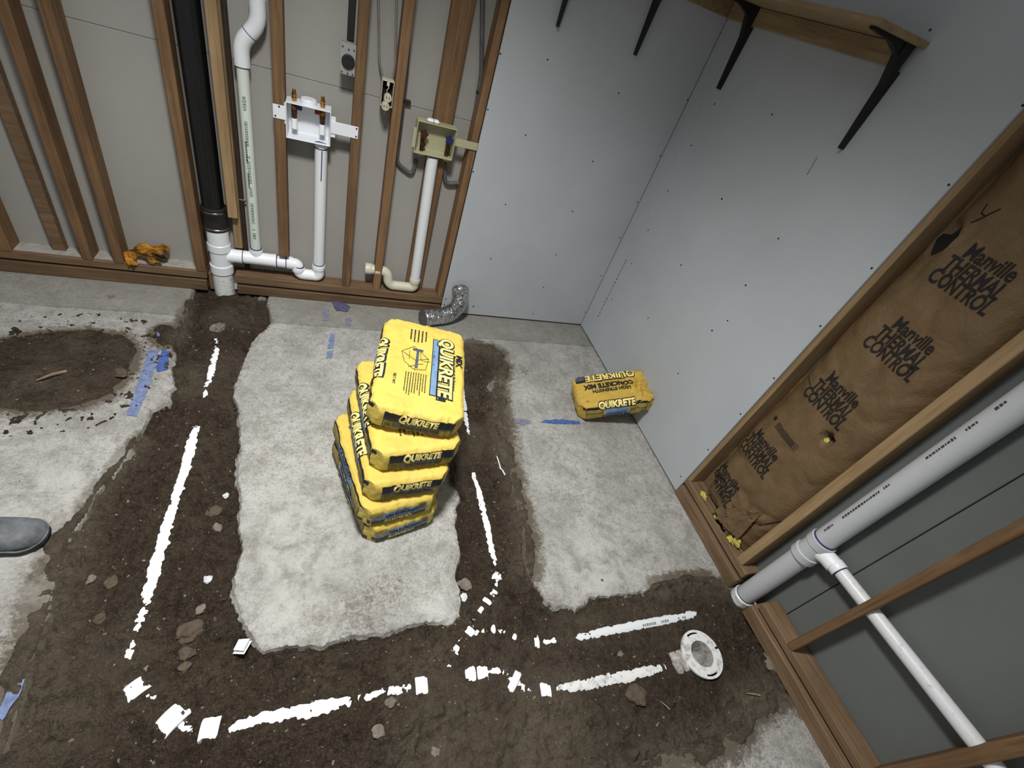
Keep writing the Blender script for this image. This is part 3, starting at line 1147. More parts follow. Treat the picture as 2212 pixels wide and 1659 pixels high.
# ------------------------------------------------------------------ shelf with brackets
sh = thing('corner_shelf', 'raw wooden corner shelf high on the white drywall over black brackets', 'shelf', (-0.12, -0.5, 1.887))
obj('shelf_board', bm_box(-0.235, 0.0, -1.035, -0.001, 1.893, 1.912, 0.002, 0.001), M['shelf_wood'], sh)
obj('shelf_board', bm_box(-1.35, -0.237, -0.235, -0.001, 1.893, 1.912, 0.002, 0.001), M['shelf_wood'], sh)
obj('wall_cleat', bm_box(-0.019, -0.0005, -0.965, -0.001, 1.828, 1.892, 0.002, 0.001), M['shelf_wood'], sh)
obj('wall_cleat', bm_box(-1.30, -0.02, -0.019, -0.0005, 1.828, 1.892, 0.002, 0.001), M['shelf_wood'], sh)


def bracket(p, d, label):
    """p: bottom tip on the wall; d: direction away from the wall"""
    d = Vector(d)
    s = Vector((d.y, -d.x, 0))
    t = thing('shelf_bracket', label, 'bracket', p, 'black brackets under the corner shelf')
    def plate(prof, w0, w1):
        bm = bmesh.new()
        A, B = [], []
        for i, (a, z) in enumerate(prof):
            w = w0 + (w1 - w0) * (z / 0.30 if True else 0)
            q = Vector(p) + d * a + Vector((0, 0, z))
            A.append(bm.verts.new(q + s * w / 2))
            B.append(bm.verts.new(q - s * w / 2))
        n = len(prof)
        bm.faces.new(A)
        bm.faces.new(B[::-1])
        for i in range(n):
            bm.faces.new((A[i], B[i], B[(i + 1) % n], A[(i + 1) % n]))
        bmesh.ops.recalc_face_normals(bm, faces=bm.faces)
        return bm
    obj('upright', plate([(0.019, 0.0), (0.024, 0.0), (0.034, 0.20), (0.062, 0.285), (0.062, 0.313), (0.019, 0.313)], 0.008, 0.030), M['bracket'], t)
    obj('arm', plate([(0.055, 0.313), (0.055, 0.275), (0.12, 0.298), (0.215, 0.305), (0.215, 0.313)], 0.020, 0.020), M['bracket'], t)
    # straight standoff plate between wall and cleat face
    obj('wall_leaf', plate([(0.0, 0.0), (0.0195, 0.0), (0.0195, 0.245), (0.0, 0.245)], 0.008, 0.024), M['bracket'], t)
    return t


bracket((-0.0005, -1.000, 1.579), (-1, 0, 0), 'black bracket at the cut end of the shelf, nearest the insulation')
bracket((-0.0005, -0.200, 1.577), (-1, 0, 0), 'black bracket on the right wall just beside the corner')
bracket((-0.400, -0.0005, 1.579), (0, -1, 0), 'black bracket tip on the back wall, nearer the corner')
bracket((-0.812, -0.0005, 1.579), (0, -1, 0), 'black bracket tip on the back wall, farthest from the corner')

# ------------------------------------------------------------------ insulation in the right wall
def make_insulation():
    t = thing('insulation_batt', 'brown paper faced insulation batt between two wall studs', 'insulation', (0.06, -1.63, 0.13))
    y0, y1 = -1.824, -1.430
    z0, z1 = 0.126, 2.70
    ny, nz = 44, 210
    bm = bmesh.new()
    rows = []
    holes = [(rw(2040, 515, 0.06), 0.030, 0.05), (rw(1788, 948, 0.04), 0.022, 0.022)]
    for j in range(nz + 1):
        row = []
        z = z0 + (z1 - z0) * j / nz
        for i in range(ny + 1):
            f = i / ny
            y = y0 + (y1 - y0) * f
            bul = (1 - (2 * f - 1) ** 6)
            x = 0.082 - 0.052 * bul
            if f > 0.8:
                x += 0.03 * ((f - 0.8) / 0.2) * (0.6 + 0.4 * math.sin(z * 9))
            q = Vector((y * 6, z * 4, 1.3))
            x += 0.010 * mnoise.noise(q) + 0.007 * mnoise.noise(Vector((y * 16 + z * 6, z * 11 - y * 9, 4.1)))
            r = mnoise.noise(Vector((y * 9 + z * 3, z * 7, 8.2)))
            x += 0.012 * max(0, 0.18 - abs(r)) / 0.18 * (1.0 if z < 0.45 else 0.45)
            if z < 0.40:
                k = (0.40 - z) / 0.25
                x += 0.014 * k * mnoise.noise(Vector((y * 22, z * 30, 2)))
                x += 0.02 * k * max(0, (0.45 - f))
            if f > 0.55 and z < 0.30:
                x += 0.035 * (0.30 - z) / 0.15
            zz = z
            if j == 0:
                zz = z0 + 0.010 * abs(mnoise.noise(Vector((y * 18, 0, 9))))
            for c, ry, rz in holes:
                e = ((y - c.y) / ry) ** 2 + ((z - c.z) / rz) ** 2
                if e < 1.6:
                    x += 0.05 * max(0, 1 - e / 1.6)
            row.append(bm.verts.new((min(x, 0.098), y + 0.004 * mnoise.noise(Vector((z * 7, f, 3))) * (1 if i in (0, ny) else 0), zz)))
        rows.append(row)
    for j in range(nz):
        for i in range(ny):
            bm.faces.new((rows[j][i], rows[j][i + 1], rows[j + 1][i + 1], rows[j + 1][i]))
    bmesh.ops.recalc_face_normals(bm, faces=bm.faces)
    if sum(f.normal.x for f in bm.faces) > 0:
        for f in bm.faces:
            f.normal_flip()
    o = obj('kraft_facing', bm, M['kraft'], t, True)
    tree = bvh_of(o)
    # dark rips
    for px, py, sz in ((2032, 520, 0.040), (1789, 950, 0.011), (1975, 795, 0.011), (1806, 803, 0.005)):
        c = rw(px, py, 0.045)
        bm = bmesh.new()
        k = 9
        bm.faces.new([bm.verts.new((math.cos(2 * math.pi * i / k) * sz * random.uniform(.5, 1.1), math.sin(2 * math.pi * i / k) * sz * random.uniform(.4, 1.3), 0)) for i in range(k)])
        bm = lay(bm, tree, (c.x, c.y, c.z), (0, -1, 0), (0, 0, 1), 0.0012, 0)
        obj('tear', bm, M['void'], t)
    bm = bmesh.new()
    for pts in ([(2050, 505), (2075, 490), (2100, 480), (2130, 468), (2165, 452)], [(2130, 468), (2120, 460), (2133, 440)], [(1738, 812), (1752, 832), (1775, 868)], [(1585, 1090), (1600, 1120), (1640, 1135), (1690, 1125)], [(1520, 1050), (1545, 1090), (1560, 1140)]):
        q = [rw(x, y, 0.04) for x, y in pts]
        s = stroke2d([(-(p.y), p.z) for p in q], 0.004)
        bm = join(bm, lay(s, tree, (0.04, 0, 0), (0, -1, 0), (0, 0, 1), 0.0012, 0.02))
    obj('crease_shade', bm, M['void'], t)['kind'] = 'stuff'  # dark strokes paint the shade in the paper folds
    # print
    for px, py, s in ((2105, 600, 1.0), (1946, 750, 1.0), (1798, 862, 1.0), (1640, 975, 1.0), (1562, 1042, 1.0)):
        c = rw(px, py, 0.035)
        bm = text2d('Manville', 0.045, 0.0014, 0, 0.74)
        place2d(bm, 0.004, 0.050)
        b2 = text2d('THERMAL', 0.046, 0.0018, 0, 0.64)
        b3 = text2d('CONTROL', 0.046, 0.0018, 0, 0.64)
        place2d(b3, 0, -0.047)
        bm = join(bm, b2, b3)
        bm = lay(bm, tree, (c.x, c.y, c.z), (0, -1, 0), (0, 0, 1), 0.0022, 0.012)
        obj('printed_words', bm, M['kraftink'], t)['kind'] = 'stuff'
    c = rw(1675, 905, 0.035)
    bm = bmesh.new()
    for k in range(5):
        bm = join(bm, rect2d(0.02, 0.15 - (k % 2) * 0.02, -0.006 * k, -0.006 * k + 0.0025))
    bm = join(bm, rect2d(-0.012, 0.004, -0.008, 0.010))
    obj('small_print', lay(bm, tree, (c.x, c.y, c.z), (0, -1, 0), (0, 0, 1), 0.002, 0.015), M['kraftink'], t)['kind'] = 'stuff'
    # fibre showing below and in the rip
    rnd = random.Random(9)
    for px, py, s in ((1518, 1073, 0.022), (1541, 1130, 0.03), (1552, 1150, 0.02), (1575, 1168, 0.022), (1592, 1172, 0.018), (1783, 952, 0.010)):
        X = 0.035 if py > 1000 else 0.052
        c = rw(px, py, X)
        bm = bmesh.new()
        bmesh.ops.create_icosphere(bm, subdivisions=3, radius=s)
        for v in bm.verts:
            n = mnoise.noise(v.co * 60 + Vector((px, 0, 0))) + 0.6 * mnoise.noise(v.co * 170)
            v.co *= 1 + 0.8 * n
            v.co.x *= 0.35
            v.co += c
        if py > 1000:
            for v in bm.verts:
                v.co.z = max(v.co.z, 0.1225)
        obj('fibre_tuft', bm, M['fibre'], t, True)
    # crumpled flap at the foot
    bm = bmesh.new()
    rows = []
    a, b, c_, d_ = rw(1548, 1118, 0.03), rw(1596, 1165, 0.025), rw(1648, 1108, 0.035), rw(1594, 1092, 0.04)
    for j in range(15):
        row = []
        for i in range(19):
            p = a.lerp(b, i / 18).lerp(d_.lerp(c_, i / 18), j / 14)
            p = p + Vector((-0.016 * abs(mnoise.noise(Vector((i * .5, j * .5, 3)))) - 0.006, 0, 0.008 * mnoise.noise(Vector((i * .6, j * .3, 9)))))
            p.z = max(p.z, 0.124)
            row.append(bm.verts.new(p))
        rows.append(row)
    for j in range(14):
        for i in range(18):
            bm.faces.new((rows[j][i], rows[j][i + 1], rows[j + 1][i + 1], rows[j + 1][i]))
    bmesh.ops.recalc_face_normals(bm, faces=bm.faces)
    obj('torn_flap', bm, M['kraft'], t, True)


make_insulation()

# ------------------------------------------------------------------ pipes on the right wall
def ring(parent, p, axis, r, w=0.005, mat='purple', name='primer_mark'):
    return obj(name, collar(Vector(p), axis, r, w), M[mat], parent, True)


def dashes(parent, p0, p1, side, r, seed, mat='inkmark', h=0.010, gap=0.5):
    """illegible factory print: a row of small marks along a pipe"""
    rnd = random.Random(seed)
    d = (Vector(p1) - Vector(p0))
    L = d.length
    d.normalize()
    s = (Vector(side) - d * Vector(side).dot(d)).normalized()
    u = d.cross(s)
    bm = bmesh.new()
    z = 0
    while z < L - 0.01:
        w = rnd.uniform(0.004, 0.011)
        if rnd.random() < 0.82:
            hh = h * rnd.uniform(0.7, 1.0)
            vs = []
            for (a, b) in ((z, -hh / 2), (z + w, -hh / 2), (z + w, hh / 2), (z, hh / 2)):
                ang = b / r
                vs.append(bm.verts.new(Vector(p0) + d * a + (s * math.cos(ang) + u * math.sin(ang)) * (r + 0.0009)))
            bm.faces.new(vs)
            z += w + 0.003
        else:
            z += rnd.uniform(0.01, 0.05) * gap * 2
    bmesh.ops.recalc_face_normals(bm, faces=bm.faces)
    o = obj('pipe_print', bm, M[mat], parent)
    o['kind'] = 'stuff'
    return o


RX = 0.045
vr = thing('vertical_drain_pipe', 'thick white drain pipe rising from the soil past the cut sill plates', 'pipe', (RX, -1.957, -0.03))
ya = -1.957
rP = 0.040
obj('pipe', tube([(RX, ya, 0.02), (RX, ya, 0.40)], rP, 28), M['pvc_grey'], vr, True)
obj('pipe', tube([(RX, ya, 0.50), (RX, ya, TOP)], rP, 28), M['pvc_grey'], vr, True)
obj('tee_fitting', lathe_ring((RX, ya, 0), (0, 0, 1), [(0.392, rP + .004), (0.394, rP + .009), (0.425, rP + .009), (0.428, rP + .004), (0.478, rP + .004), (0.481, rP + .008), (0.512, rP + .008), (0.514, rP + .003)], 28), M['pvc_grey'], vr, True)
obj('branch_hub', tube(fillet([(RX, ya, 0.455), (RX, ya - 0.045, 0.476), (RX, ya - 0.085, 0.480)], 0.03), [0.032] * 10 + [0.032], 22), M['pvc_bright'], vr, True)
obj('lower_coupling', lathe_ring((RX, ya, 0), (0, 0, 1), [(-0.06, rP + .003), (-0.055, rP + .007), (0.022, rP + .007), (0.026, rP + .002)], 28), M['pvc_dirty'], vr, True)
ring(vr, (RX, ya, 0.517), (0, 0, 1), rP + .0035, 0.006)
ring(vr, (RX, ya, 0.390), (0, 0, 1), rP + .002, 0.005, 'greypipe')
ring(vr, (RX, ya, 0.030), (0, 0, 1), rP + .002, 0.005, 'greypipe')
dashes(vr, (RX, ya, 0.56), (RX, ya, 1.9), (-0.85, 0.35, 0), rP, 4, 'inkmark', 0.009)
br = thing('branch_drain_pipe', 'thinner white pipe running level from the tee through a notched stud', 'pipe', (RX, -2.3, 0.48))
zb = 0.482
obj('pipe', tube([(RX + .004, ya - 0.080, zb), (RX + .004, -3.2, zb + 0.045)], 0.0245, 22), M['pvc_streak'], br, True)
obj('reducer', collar((RX + .003, ya - 0.092, zb), (0, -1, 0.03), 0.031, 0.03), M['pvc_bright'], br, True)
ring(br, (RX + .003, ya - 0.108, zb), (0, -1, 0.03), 0.0275, 0.005)

# ------------------------------------------------------------------ stack, vent and traps in the back wall
YP = 0.047
ds = thing('drain_stack', 'black vertical drain pipe clamped to a white pipe standing in the soil', 'pipe', (-2.22, YP, 0.0))
xs_ = -2.230
obj('black_pipe', tube([(xs_, YP, 0.47), (xs_, YP, TOP)], 0.046, 28), M['black'], ds, True)
obj('rubber_coupling', lathe_ring((xs_ + .002, YP, 0), (0, 0, 1), [(0.352, .050), (0.356, .054), (0.39, .055), (0.40, .052), (0.43, .052), (0.44, .056), (0.47, .056), (0.474, .050)], 28), M['rubber'], ds, True)
for z in (0.368, 0.455):
    obj('band_clamp', collar((xs_ + .002, YP, z), (0, 0, 1), 0.0567, 0.010), M['steel'], ds, True)
sx_ = xs_ + 0.004
obj('sanitary_tee', lathe_ring((sx_, YP - .004, 0), (0, 0, 1), [(0.11, .048), (0.113, .0535), (0.158, .0535), (0.162, .048), (0.238, .048), (0.242, .0525), (0.278, .0525), (0.282, .049), (0.355, .0485)], 28), M['pvc'], ds, True)
obj('pipe', tube([(sx_, YP - .006, -0.06), (sx_, YP - .006, 0.115)], 0.0475, 28), M['pvc_dirty'], ds, True)
zarm = 0.212
obj('tee_branch', tube([(sx_ + 0.02, YP - .004, zarm), (sx_ + 0.075, YP - .004, zarm), (sx_ + 0.102, YP - .004, zarm)], [.036, .034, .0345], 22), M['pvc_bright'], ds, True)
ring(ds, (sx_, YP - .004, 0.2385), (0, 0, 1), 0.0492, 0.004, 'inkmark')
ring(ds, (sx_, YP - .006, 0.108), (0, 0, 1), 0.0492, 0.004, 'inkmark')
ring(ds, (sx_ + 0.104, YP - .004, zarm), (1, 0, 0), 0.0352, 0.003, 'inkmark')
xt = -2.018
vp = thing('vent_pipe', 'pale green tinted vent pipe with an offset near the black stack', 'pipe', (xt, YP, 0.2))
v0 = bw(552, 540, YP)
v1 = bw(523, 112, YP)
v2 = bw(558, 38, YP)
xv = (v0.x + v1.x) / 2
obj('pipe', tube([(xv, YP, 0.265), (xv, YP, v1.z - 0.03)], 0.0235, 22), M['pvc_tint'], vp, True)
top = [(xv, YP, v1.z - 0.05), (xv, YP, v1.z + 0.03), (v2.x, YP, v2.z - 0.02), (v2.x, YP, v2.z + 0.06)]
obj('offset_elbow', tube(fillet(top, 0.05), 0.030, 22), M['pvc'], vp, True)
obj('pipe', tube([(v2.x, YP, v2.z + 0.05), (v2.x, YP, TOP)], 0.0235, 22), M['pvc_tint'], vp, True)
md = (Vector(top[1]) + Vector(top[2])) / 2
ring(vp, md, Vector(top[2]) - Vector(top[1]), 0.0305, 0.005)
ring(vp, (xv, YP, v1.z - 0.052), (0, 0, 1), 0.0255, 0.005, 'purple')
dashes(vp, (xv, YP, 0.32), (xv, YP, 1.12), (0.0, -1, 0), 0.0235, 8, 'greenmark', 0.014)
dashes(vp, (xv, YP, 0.60), (xv, YP, 0.82), (-0.25, -1, 0), 0.0237, 18, 'inkmark', 0.008)
xa = sx_ + 0.104
obj('vent_tee', join(tube([(xa, YP - .002, zarm), (xa + 0.03, YP - .002, zarm), (-1.995, YP - .002, zarm), (-1.965, YP - .002, zarm)], [.033, .033, .033, .0345], 22),
                     tube([(xv, YP, zarm), (xv, YP, 0.247), (xv, YP, 0.249), (xv, YP, 0.270)], [.028, .028, .030, .030], 22)), M['pvc_bright'], vp, True)
ring(vp, (xv, YP, 0.2715), (0, 0, 1), 0.0285, 0.005)
ring(vp, (-1.963, YP - .002, zarm), (1, 0, 0), 0.0350, 0.005)
# washer standpipe with trap
sp = thing('washer_standpipe', 'bright white standpipe and trap below the white valve box', 'pipe', (-1.75, YP, 0.12))
xst = bw(690, 500, YP).x
zt = 0.146
obj('trap', tube(fillet([(-1.962, YP, zarm - .004), (-1.862, YP, zarm - .006), (-1.858, YP, zt + 0.02), (-1.845, YP, zt), (xst - 0.01, YP, zt), (xst, YP, zt + 0.01), (xst, YP, 0.215)], 0.055, 7), 0.030, 22), M['pvc_bright'], sp, True)
obj('trap_collar', collar((-1.9, YP, zarm - .004), (1, 0, 0), 0.0335, 0.03), M['pvc_bright'], sp, True)
obj('trap_collar', collar((-1.858, YP, zt + 0.034), (0.1, 0, 1), 0.0335, 0.03), M['pvc_bright'], sp, True)
obj('trap_collar', collar((xst, YP, 0.205), (0, 0, 1), 0.0335, 0.032), M['pvc_bright'], sp, True)
obj('standpipe', tube([(xst, YP, 0.20), (xst, YP, 0.868)], 0.0285, 22), M['pvc'], sp, True)
for p, a, r in (((-1.917, YP, zarm - .004), (1, 0, 0), .0325), ((-1.858, YP, zt + 0.052), (0.1, 0, 1), .0320), ((xst, YP, 0.224), (0, 0, 1), .0305), ((xst, YP, 0.845), (0, 0, 1), .0300)):
    ring(sp, p, a, r)
bm = tube([(xst + 0.004, YP - 0.029, 0.84), (xst + 0.003, YP - 0.0292, 0.70)], 0.0025, 6)
obj('primer_drip', bm, M['purple'], sp)
# old beige trap
ot = thing('old_standpipe', 'aged cream standpipe and trap under the beige valve box', 'pipe', (-1.25, YP, 0.12))
xo = bw(912, 500, 0.035).x
yo = 0.036
xo0, xo1 = bw(895, 612, yo).x, bw(932, 356, yo).x
zt2 = 0.145
e0 = bw(789, 580, yo)
obj('standpipe', tube([(xo0, yo, 0.18), (xo1, yo, 0.915)], 0.0285, 22), M['pvc'], ot, True)
obj('trap', tube(fillet([(e0.x, yo + .01, 0.232), (-1.385, yo + .005, 0.232), (-1.372, yo, 0.165), (-1.35, yo, zt2), (xo0 - .01, yo, zt2), (xo0, yo, zt2 + .01), (xo0, yo, 0.21)], 0.06, 7), 0.0275, 22), M['pvc_cream'], ot, True)
obj('trap_collar', collar((-1.44, yo + .007, 0.232), (1, 0, 0), 0.031, 0.028), M['pvc_cream'], ot, True)
obj('trap_collar', collar((xo0, yo, 0.195), (0, 0, 1), 0.0315, 0.03), M['pvc_cream'], ot, True)
obj('trap_collar', collar((e0.x + .018, yo + .01, 0.232), (1, 0, 0), 0.032, 0.034), M['pvc_cream'], ot, True)
# narrow brown pipe and cables
ip = thing('narrow_iron_pipe', 'thin dark brown pipe beside the pale studs', 'pipe', (-2.09, 0.09, 0.115))
p0, p1 = bw(523, 540, 0.0915), bw(494, 0, 0.0915)
xm = (p0.x + p1.x) / 2
obj('pipe', tube([(xm, 0.0915, 0.113), (xm, 0.0915, TOP)], 0.0115, 14), M['rust'], ip, True)
obj('pipe_strap', join(bm_box(xm - .02, xm + .022, 0.0765, 0.0795, 0.50, 0.512, 0.001), bm_box(xm - 0.022, xm - .018, 0.0765, 0.10, 0.50, 0.512, 0.001)), M['steel'], ip)


def cable(name, label, pts, r, mat, Y, clamps=(), rad=0.03):
    P = [bw(x, y, Y) for x, y in pts]
    t = thing(name, label, 'pipe' if 'tube' in name else 'cable', P[0])
    obj('tube' if 'tube' in name else 'sheath', tube(fillet(P, rad), r, 12), M[mat], t, True)
    for (x, y) in clamps:
        c = bw(x, y, Y)
        obj('clamp', bm_box(c.x - 0.018, c.x + .026, Y - 0.013, Y + 0.014, c.z - 0.006, c.z + 0.006, 0.002), M['rubber'], t)
    return t


cable('water_tube', 'grey water tube looping up into the left of the beige box', [(895, -90), (878, 160), (857, 345), (862, 356), (890, 378), (899, 345)], 0.0095, 'greypipe', 0.085, [(875, 218)])
cable('water_tube', 'grey water tube beside the drywall edge looping into the right of the beige box', [(1044, -90), (1040, 160), (1001, 396), (961, 396), (961, 352)], 0.0105, 'greypipe', 0.080, [(1037, 200)])
cable('electric_cable', 'grey cable hanging into the outlet box on its left side', [(815, -120), (818, 30), (819, 130), (829, 174)], 0.0045, 'wire', 0.06)
cable('electric_cable', 'grey cable hanging into the outlet box beside the stud', [(858, -120), (856, 30), (854, 140), (847, 176)], 0.0045, 'wire', 0.06)


# ------------------------------------------------------------------ valve boxes
def open_box(x0, x1, z0, z1, yf, yb, th, parent, mat, flare=0.0):
    """box open to the room: back, four walls"""
    bm = bmesh.new()
    def q(x, y, z):
        return bm.verts.new((x, y, z))
    O = [q(x0, yf, z0), q(x1, yf, z0), q(x1, yf, z1), q(x0, yf, z1)]
    I = [q(x0 + th, yf, z0 + th), q(x1 - th, yf, z0 + th), q(x1 - th, yf, z1 - th), q(x0 + th, yf, z1 - th)]
    B = [q(x0 + th + flare, yb - th, z0 + th + flare), q(x1 - th - flare, yb - th, z0 + th + flare), q(x1 - th - flare, yb - th, z1 - th - flare), q(x0 + th + flare, yb - th, z1 - th - flare)]
    D = [q(x0, yb, z0), q(x1, yb, z0), q(x1, yb, z1), q(x0, yb, z1)]
    for k in range(4):
        n = (k + 1) % 4
        bm.faces.new((O[k], O[n], I[n], I[k]))
        bm.faces.new((I[k], I[n], B[n], B[k]))
        bm.faces.new((O[n], O[k], D[k], D[n]))
    bm.faces.new(B)
    bm.faces.new(D[::-1])
    bmesh.ops.recalc_face_normals(bm, faces=bm.faces)
    bmesh.ops.bevel(bm, geom=[e for e in bm.edges if e.calc_length() > 0.05], offset=0.0015, segments=1, affect='EDGES')
    return obj('housing', bm, M[mat], parent)


wb = thing('white_valve_box', 'new white washer valve box with brass valves', 'valve box', (-1.81, 0.03, 0.87))
X0, X1, Z0, Z1 = -1.900, -1.716, 0.872, 1.020
open_box(X0, X1, Z0, Z1, 0.0, 0.090, 0.004, wb, 'whitebox', 0.004)
obj('mounting_strap', bm_box(-1.950, X0 - .0005, 0.0085, 0.012, 0.942, 0.998, 0.001), M['whitebox'], wb)
obj('mounting_strap', bm_box(X1 + .0005, -1.598, 0.0085, 0.012, 0.930, 0.982, 0.001), M['whitebox'], wb)
obj('mounting_ear', bm_box(X0 - .020, X0, 0.013, 0.017, 0.925, 1.012, 0.001), M['whitebox'], wb)
obj('mounting_ear', bm_box(X1, X1 + .020, 0.013, 0.017, 0.912, 1.000, 0.001), M['whitebox'], wb)
for x, z in ((-1.941, 0.952), (-1.925, 0.992), (-1.606, 0.940), (-1.606, 0.974)):
    obj('nail_head', tube([(x, 0.0088, z), (x, 0.0070, z)], 0.0038, 10), M['screw'], wb)
cxk = bw(667, 214, 0.05).x
obj('knockout_hub', lathe_ring((cxk, 0.048, 0), (0, 0, 1), [(Z1 - .001, .034), (Z1 + 0.016, .033), (Z1 + 0.020, .030)], 24), M['whitebox'], wb, True)
for px, lever, m in ((636, 1, 'bluevalve'), (697, -1, 'redvalve')):
    x = bw(px, 235, 0.045).x
    v = obj('brass_valve', lathe_ring((x, 0.040, 0), (0, 0, 1), [(Z1 - .055, .011), (Z1 - .05, .0125), (Z1 - .012, .0125), (Z1 - .006, .009), (Z1 + .006, .009), (Z1 + .008, .0105), (Z1 + .015, .0105), (Z1 + .017, .008), (Z1 + .022, .0105), (Z1 + .030, .010), (Z1 + .032, .0075), (Z1 + .040, .008), (Z1 + .046, .005)], 16), M['brass'], wb, True)
    obj('arrester_body', lathe_ring((x, 0.030, 0), (0, 0, 1), [(Z1 - .020, .009), (Z1 - .026, .0115), (Z1 - .066, .0115), (Z1 - .068, .010)], 16), M['brass_old'], wb, True)
    obj('paper_sleeve', lathe_ring((x, 0.030, 0), (0, 0, 1), [(Z1 - .110, .0105), (Z1 - .109, .0122), (Z1 - .067, .0122), (Z1 - .066, .0105)], 16), M['pvc_bright'], wb, True)
    obj('brass_knob', tube([(x, 0.030, Z1 - .022), (x, 0.012, Z1 - .022)], [.010, .008], 12), M['brass'], wb, True)
    obj('lever', bm_box(min(x, x + lever * .032), max(x, x + lever * .032), 0.022, 0.030, Z1 - .030, Z1 - .012, 0.002), M[m], wb)
obj('primer_smear', tube([(xst - .028, 0.012, Z0 + .0055), (xst - .01, 0.018, Z0 + .0058), (xst + .022, 0.014, Z0 + .0055)], [0.001, 0.004, 0.001], 8), M['purple'], wb)

bb = thing('beige_valve_box', 'old beige washer valve box with corroded valves', 'valve box', (-1.24, 0.03, 0.92))
X0b, X1b, Z0b, Z1b = -1.340, -1.148, 0.928, 1.074
open_box(X0b, X1b, Z0b, Z1b, 0.0, 0.063, 0.004, bb, 'beige', 0.006)
obj('mounting_strap', bm_box(X1b + .0005, -1.0345, 0.0045, 0.0075, 1.000, 1.036, 0.001), M['beige'], bb)
obj('mounting_ear', bm_box(X0b - .012, X0b, 0.006, 0.010, 0.95, 1.04, 0.001), M['beige'], bb)
for px in (908, 963):
    p = bw(px, 336 + (px - 908) * 0.24, 0.03)
    obj('knockout_hub', tube([(p.x, 0.032, Z0b - 0.010), (p.x, 0.032, Z0b)], 0.021, 18), M['beige'], bb, True)
for px, py, m in ((914, 300, 'brass_old'), (968, 312, 'greypipe')):
    x = bw(px, py, 0.03).x
    zc = bw(px, py, 0.03).z
    obj('old_valve', tube(fillet([(x, 0.034, Z0b + .004), (x, 0.034, zc + 0.02)], .01), 0.010, 14), M['brass_old'], bb, True)
    obj('valve_outlet', tube([(x, 0.036, zc - .012), (x, 0.008, zc - .018)], [.011, .012], 14), M['brass_old'], bb, True)
    hbm = bmesh.new()
    k = 20
    vs = [hbm.verts.new((x + math.cos(2 * math.pi * i / k) * (0.021 if i % 4 < 2 else 0.016), 0.020 + 0.004, zc + 0.024 + math.sin(2 * math.pi * i / k) * (0.021 if i % 4 < 2 else 0.016))) for i in range(k)]
    f = hbm.faces.new(vs)
    r = bmesh.ops.extrude_face_region(hbm, geom=[f])
    for v in r['geom']:
        if isinstance(v, bmesh.types.BMVert):
            v.co.y -= 0.008
    bmesh.ops.recalc_face_normals(hbm, faces=hbm.faces)
    obj('handwheel', hbm, M['brass_old' if px < 940 else 'bluevalve'], bb)
wl = thing('white_plug', 'small white plastic plug lying on top of the beige box', 'plug', (bw(937, 258, 0.02).x, 0.025, Z1b))
xw = bw(937, 258, 0.02).x
bm = bm_box(xw - .030, xw + .028, 0.004, 0.034, Z1b + .0005, Z1b + 0.016, 0.006)
obj('plug_body', bm, M['pvc_bright'], wl)
obj('plug_groove', bm_box(xw - .001, xw + .001, 0.0032, 0.030, Z1b + .002, Z1b + 0.0165, 0), M['greypipe'], wl)

# ------------------------------------------------------------------ outlets
dr = thing('dryer_outlet', 'round black dryer receptacle on a galvanized box beside the stud', 'outlet', (-1.657, 0.03, 1.18))
obj('box_body', bm_box(-1.686, -1.630, 0.012, 0.075, 1.180, 1.288, 0.002), M['iron'], dr)
obj('cover_plate', bm_box(-1.689, -1.6285, 0.0085, 0.0118, 1.177, 1.291, 0.001), M['iron'], dr)
obj('receptacle', tube([(-1.657, 0.0085, 1.228), (-1.657, 0.000, 1.228), (-1.657, -0.003, 1.228)], [.0265, .0265, .023], 24), M['dark'], dr, True)
for x, z in ((-1.664, 1.240), (-1.649, 1.240), (-1.657, 1.215)):
    obj('slot', bm_box(x - .002, x + .002, -0.0042, -0.0028, z - .006, z + .006, 0), M['void'], dr)
for x, z in ((-1.681, 1.276), (-1.657, 1.270), (-1.636, 1.272), (-1.681, 1.185), (-1.657, 1.184), (-1.637, 1.184)):
    obj('screw', tube([(x, 0.0085, z), (x, 0.0065, z)], 0.0032, 8), M['screw'], dr)
obj('stud_shade_strip', bm_box(-1.665, -1.637, 0.085, 0.101, 1.29, TOP, 0.002), M['rubber'], dr)  # dark strip standing in for the shaded left side of the stud

do = thing('hanging_outlet', 'open outlet box with an ivory receptacle dangling out', 'outlet', (-1.487, 0.03, 1.09))
open_box(-1.514, -1.461, 1.094, 1.198, 0.006, 0.058, 0.003, do, 'ivory', 0.0)
obj('box_shade_sheet', bm_box(-1.5105, -1.4645, 0.050, 0.0545, 1.0975, 1.1945, 0), M['void'], do)  # dark sheet painting the shade inside the open box
obj('ground_ear', bm_box(-1.494, -1.482, 0.003, 0.007, 1.178, 1.194, 0.001), M['ivory'], do)
rb = obj('receptacle', join(tube([(-1.485, 0.012, 1.135), (-1.485, -0.008, 1.133)], 0.0165, 18), tube([(-1.492, 0.006, 1.102), (-1.492, -0.014, 1.099)], 0.0165, 18),
                            bm_box(-1.500, -1.478, 0.004, 0.022, 1.10, 1.135, 0.002)), M['ivory'], do)
for cx, cz, y in ((-1.485, 1.133, -0.008), (-1.492, 1.099, -0.014)):
    for dx in (-.006, .006):
        obj('slot', bm_box(cx + dx - .0015, cx + dx + .0015, y - .0008, y + .001, cz - .002, cz + .008, 0), M['void'], rb)
obj('loose_wire', tube(fillet([(-1.488, 0.010, 1.188), (-1.484, 0.002, 1.172), (-1.494, 0.000, 1.160), (-1.484, 0.006, 1.148)], .01), 0.0016, 6), M['ivory'], do)
obj('mounting_strap', bm_box(-1.496, -1.490, -0.002, 0.000, 1.066, 1.090, 0.0005), M['steel'], do)

